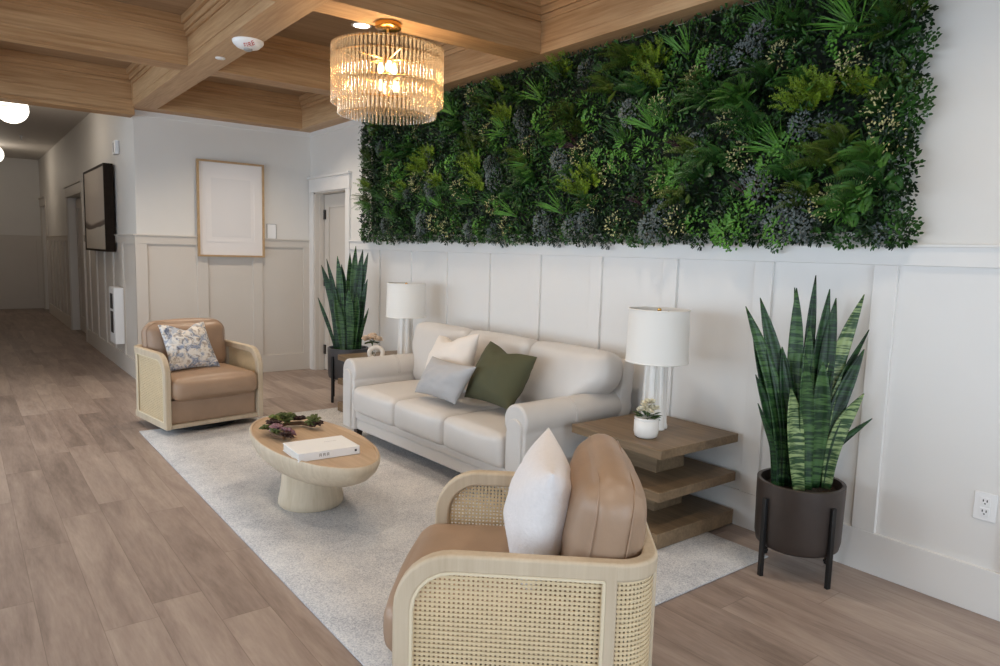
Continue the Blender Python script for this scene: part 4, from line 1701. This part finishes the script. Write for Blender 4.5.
# ------------------------------------------------------------- wall items
def picture():
    x0, x1, z0, z1 = 2.075, 2.79, 1.325, 2.355
    t = thing('framed_print', 'large white print in thin oak frame on the back wall above the armchair', 'picture', ((x0 + x1) / 2, YB - PT - .013, (z0 + z1) / 2), 0)
    t.rotation_euler = (0, 0, 0)
    w, h = (x1 - x0) / 2, (z1 - z0) / 2
    bm = bmesh.new()
    fn = lambda u, v, d: Vector((u, d, v))
    ringprism(bm, rrect(-w, w, -h, h, (.001,) * 4, 1), rrect(-w + .02, w - .02, -h + .02, h - .02, (.001,) * 4, 1), fn, -.028, .012)
    obj('frame', bm, FRAMEOAK, t, smooth=20)
    obj('mat_board', bx(-w + .018, w - .018, -.004, .008, -h + .018, h - .018), MATB, t)
    a, b = .265, .385
    bm = bmesh.new()
    ringprism(bm, rrect(-a, a, -b + .03, b, (.001,) * 4, 1), rrect(-a + .016, a - .016, -b + .046, b - .016, (.001,) * 4, 1), fn, -.0075, -.003)
    obj('inner_mat', bm, MATB, t, smooth=0)
    obj('print', bx(-a + .055, a - .055, -.0055, -.003, -b + .085, b - .055), SHEET, t)


picture()


def hall_canvas():
    y0, y1, z0, z1 = 9.13, 10.68, 1.34, 2.335
    t = thing('canvas_picture', 'dark-framed abstract canvas on the hall wall', 'picture', (XE - PT - .0145, (y0 + y1) / 2, (z0 + z1) / 2), 0)
    w, h = (y1 - y0) / 2, (z1 - z0) / 2
    bm = bmesh.new()
    fn = lambda u, v, d: Vector((d, u, v))
    ringprism(bm, rrect(-w, w, -h, h, (.001,) * 4, 1), rrect(-w + .03, w - .03, -h + .025, h - .025, (.001,) * 4, 1), fn, -.085, .012)
    obj('frame', bm, DFRAME, t, smooth=20)
    m, nt, b = newmat('abstract_landscape')
    tc = N(nt, 'ShaderNodeTexCoord')
    sp = N(nt, 'ShaderNodeSeparateXYZ')
    nt.links.new(tc.outputs['Object'], sp.inputs[0])
    nz = N(nt, 'ShaderNodeTexNoise', Scale=1.4, Detail=5.0)
    mp = N(nt, 'ShaderNodeMapping')
    mp.inputs['Scale'].default_value = (1, .8, 4)
    nt.links.new(tc.outputs['Object'], mp.inputs[0])
    nt.links.new(mp.outputs[0], nz.inputs['Vector'])
    sq = N(nt, 'ShaderNodeMath', operation='MULTIPLY')
    nt.links.new(sp.outputs['Y'], sq.inputs[0])
    nt.links.new(sp.outputs['Y'], sq.inputs[1])
    k1 = N(nt, 'ShaderNodeMath', operation='MULTIPLY_ADD')
    nt.links.new(sq.outputs[0], k1.inputs[0])
    k1.inputs[1].default_value = -.05
    nt.links.new(sp.outputs['Z'], k1.inputs[2])
    k2 = N(nt, 'ShaderNodeMath', operation='MULTIPLY_ADD')
    nt.links.new(nz.outputs['Fac'], k2.inputs[0])
    k2.inputs[1].default_value = .10
    nt.links.new(k1.outputs[0], k2.inputs[2])
    k3 = N(nt, 'ShaderNodeMath', operation='ADD')
    nt.links.new(k2.outputs[0], k3.inputs[0])
    k3.inputs[1].default_value = .60
    col = ramp(nt, k3.outputs[0], [(0.12, lin((176, 166, 152))), (.42, lin((188, 180, 168))), (.43, lin((84, 72, 64))), (.47, lin((96, 84, 76))), (.50, lin((176, 166, 156))), (1.0, lin((168, 158, 148)))])
    nt.links.new(col, b.inputs['Base Color'])
    b.inputs['Roughness'].default_value = .6
    obj('canvas', bx(-.078, -.05, -w + .028, w - .028, -h + .023, h - .023), m, t)


hall_canvas()


def outlet():
    t = thing('wall_outlet', 'white double socket on the panelled wall right of the tall plant', 'socket', (XW - .0035, .988, .458), 0)
    bm = bmesh.new()
    box(bm, -.006, 0, -.042, .042, -.06, .06)
    obj('plate', bm, WHITEP, t, bevel=.003)
    bm = bmesh.new()
    bs = bmesh.new()
    for z in (-.022, .022):
        box(bm, -.009, -.004, -.018, .018, z - .017, z + .017)
        for y in (-.007, .007):
            box(bs, -.0096, -.0085, y - .002, y + .002, z - .001, z + .009)
        box(bs, -.0096, -.0085, -.003, .003, z - .011, z - .006)
    obj('receptacle', bm, WHITEP, t, bevel=.001)
    obj('slot', bs, SLOT, t, smooth=0)


outlet()


def wall_sign():
    t = thing('wall_plate', 'small white plate on the back wall right of the framed print', 'wall plate', (2.887, YB - .0005, 1.624), 0)
    obj('plate', bx(-.05, .05, -.012, 0, -.08, .08), PAPER, t, bevel=.002)
    bm = bmesh.new()
    box(bm, -.054, -.05, -.014, 0, -.08, .082)
    box(bm, .05, .054, -.014, 0, -.08, .082)
    box(bm, -.054, .054, -.014, 0, .08, .084)
    obj('edge', bm, GREYP, t, smooth=0)


wall_sign()


def plug():
    t = thing('power_plug', 'white power plug on the wall behind the side table, under its top', 'plug', (XW - .0035, 2.80, .36), 0)
    bm = bmesh.new()
    box(bm, -.006, 0, -.037, .037, -.06, .06)
    obj('plate', bm, WHITEP, t, bevel=.003)
    bm = bmesh.new()
    soft(bm, .05, .04, .035, .01, n=6, M=Matrix.Translation((-.03, 0, -.02)))
    tube(bm, [(-.05, 0, -.02), (-.07, 0, -.05), (-.06, .01, -.15), (-.03, .02, -.33)], .004, 6)
    obj('plug_body', bm, WHITEP, t)


plug()


def thermostat():
    t = thing('wall_sensor', 'small white box high on the hall wall above the canvas', 'wall box', (XE - .0005, 8.92, 2.49), 0)
    bm = bmesh.new()
    soft(bm, .045, .17, .15, .01, n=6, M=Matrix.Translation((-.0225, 0, 0)))
    obj('housing', bm, WHITEP, t)
    obj('grille', bx(-.047, -.043, -.02, .02, -.05, .05), GREYP, t)


thermostat()


def wall_heater():
    t = thing('wall_cabinet', 'slim white box with dark slot on the hall wall behind the armchair', 'wall box', (XE - PT - .0005, 8.86, .66), 0)
    bm = bmesh.new()
    box(bm, -.095, 0, -.12, .20, -.34, .29)
    obj('housing', bm, WHITEP, t, bevel=.006)
    bm = bmesh.new()
    box(bm, -.099, -.094, -.03, .12, -.22, .02)
    box(bm, -.099, -.094, -.03, .12, .05, .22)
    obj('slot', bm, SLOT, t, smooth=0)


wall_heater()


# ---------------------------------------------------------- light, camera
w = bpy.data.worlds.new('World')
SC.world = w
w.use_nodes = True
bg = w.node_tree.nodes['Background']
bg.inputs['Color'].default_value = (0.72, 0.86, 1.0, 1)
bg.inputs['Strength'].default_value = 5.9
for (ax, lst, pos) in (('x', WINS, XL - 0.16), ('y', NWIN, YN - 0.16), ('b', BWIN, YB + 0.16)):
    for (a0, a1, z0, z1) in lst:
        L = bpy.data.lights.new('window_portal', 'AREA')
        L.shape = 'RECTANGLE'
        L.size, L.size_y = a1 - a0, z1 - z0
        L.cycles.is_portal = True
        lo = bpy.data.objects.new('window_portal', L)
        COL.objects.link(lo)
        if ax == 'x':
            lo.location = (pos, (a0 + a1) / 2, (z0 + z1) / 2)
            lo.rotation_euler = Matrix(((0, 0, -1), (1, 0, 0), (0, -1, 0))).to_euler()
            lo.matrix_world = Matrix(((0, 0, -1, pos), (1, 0, 0, (a0 + a1) / 2), (0, -1, 0, (z0 + z1) / 2), (0, 0, 0, 1)))
        elif ax == 'b':
            lo.matrix_world = Matrix(((1, 0, 0, (a0 + a1) / 2), (0, 0, 1, pos), (0, -1, 0, (z0 + z1) / 2), (0, 0, 0, 1)))
        else:
            lo.matrix_world = Matrix(((-1, 0, 0, (a0 + a1) / 2), (0, 0, -1, pos), (0, -1, 0, (z0 + z1) / 2), (0, 0, 0, 1)))

cd = bpy.data.cameras.new('Camera')
cam = bpy.data.objects.new('Camera', cd)
COL.objects.link(cam)
cd.sensor_width = 36.0
cd.lens = 703.09 * 36.0 / 1000.0
cd.clip_start = .05
rv, uv, fv = Vector((0.79151793, -0.61049736, 0.02814849)), Vector((0.0467318, 0.10638356, 0.9932264)), Vector((0.60935663, 0.78484107, -0.11273414))
Mc = Matrix((rv, uv, -fv)).transposed().to_4x4()
Mc.translation = Vector((0, 0, 1.45))
cam.matrix_world = Mc
SC.camera = cam

SC.view_settings.view_transform = 'Standard'
SC.view_settings.look = 'None'
SC.view_settings.gamma = 1.0
SC.view_settings.use_curve_mapping = False
SC.view_settings.exposure = 0.0
SC.cycles.use_denoising = True
SC.cycles.max_bounces = 8
SC.cycles.diffuse_bounces = 5
SC.cycles.transparent_max_bounces = 24
SC.cycles.caustics_reflective = False
SC.cycles.caustics_refractive = False
SC.cycles.sample_clamp_indirect = 6.0
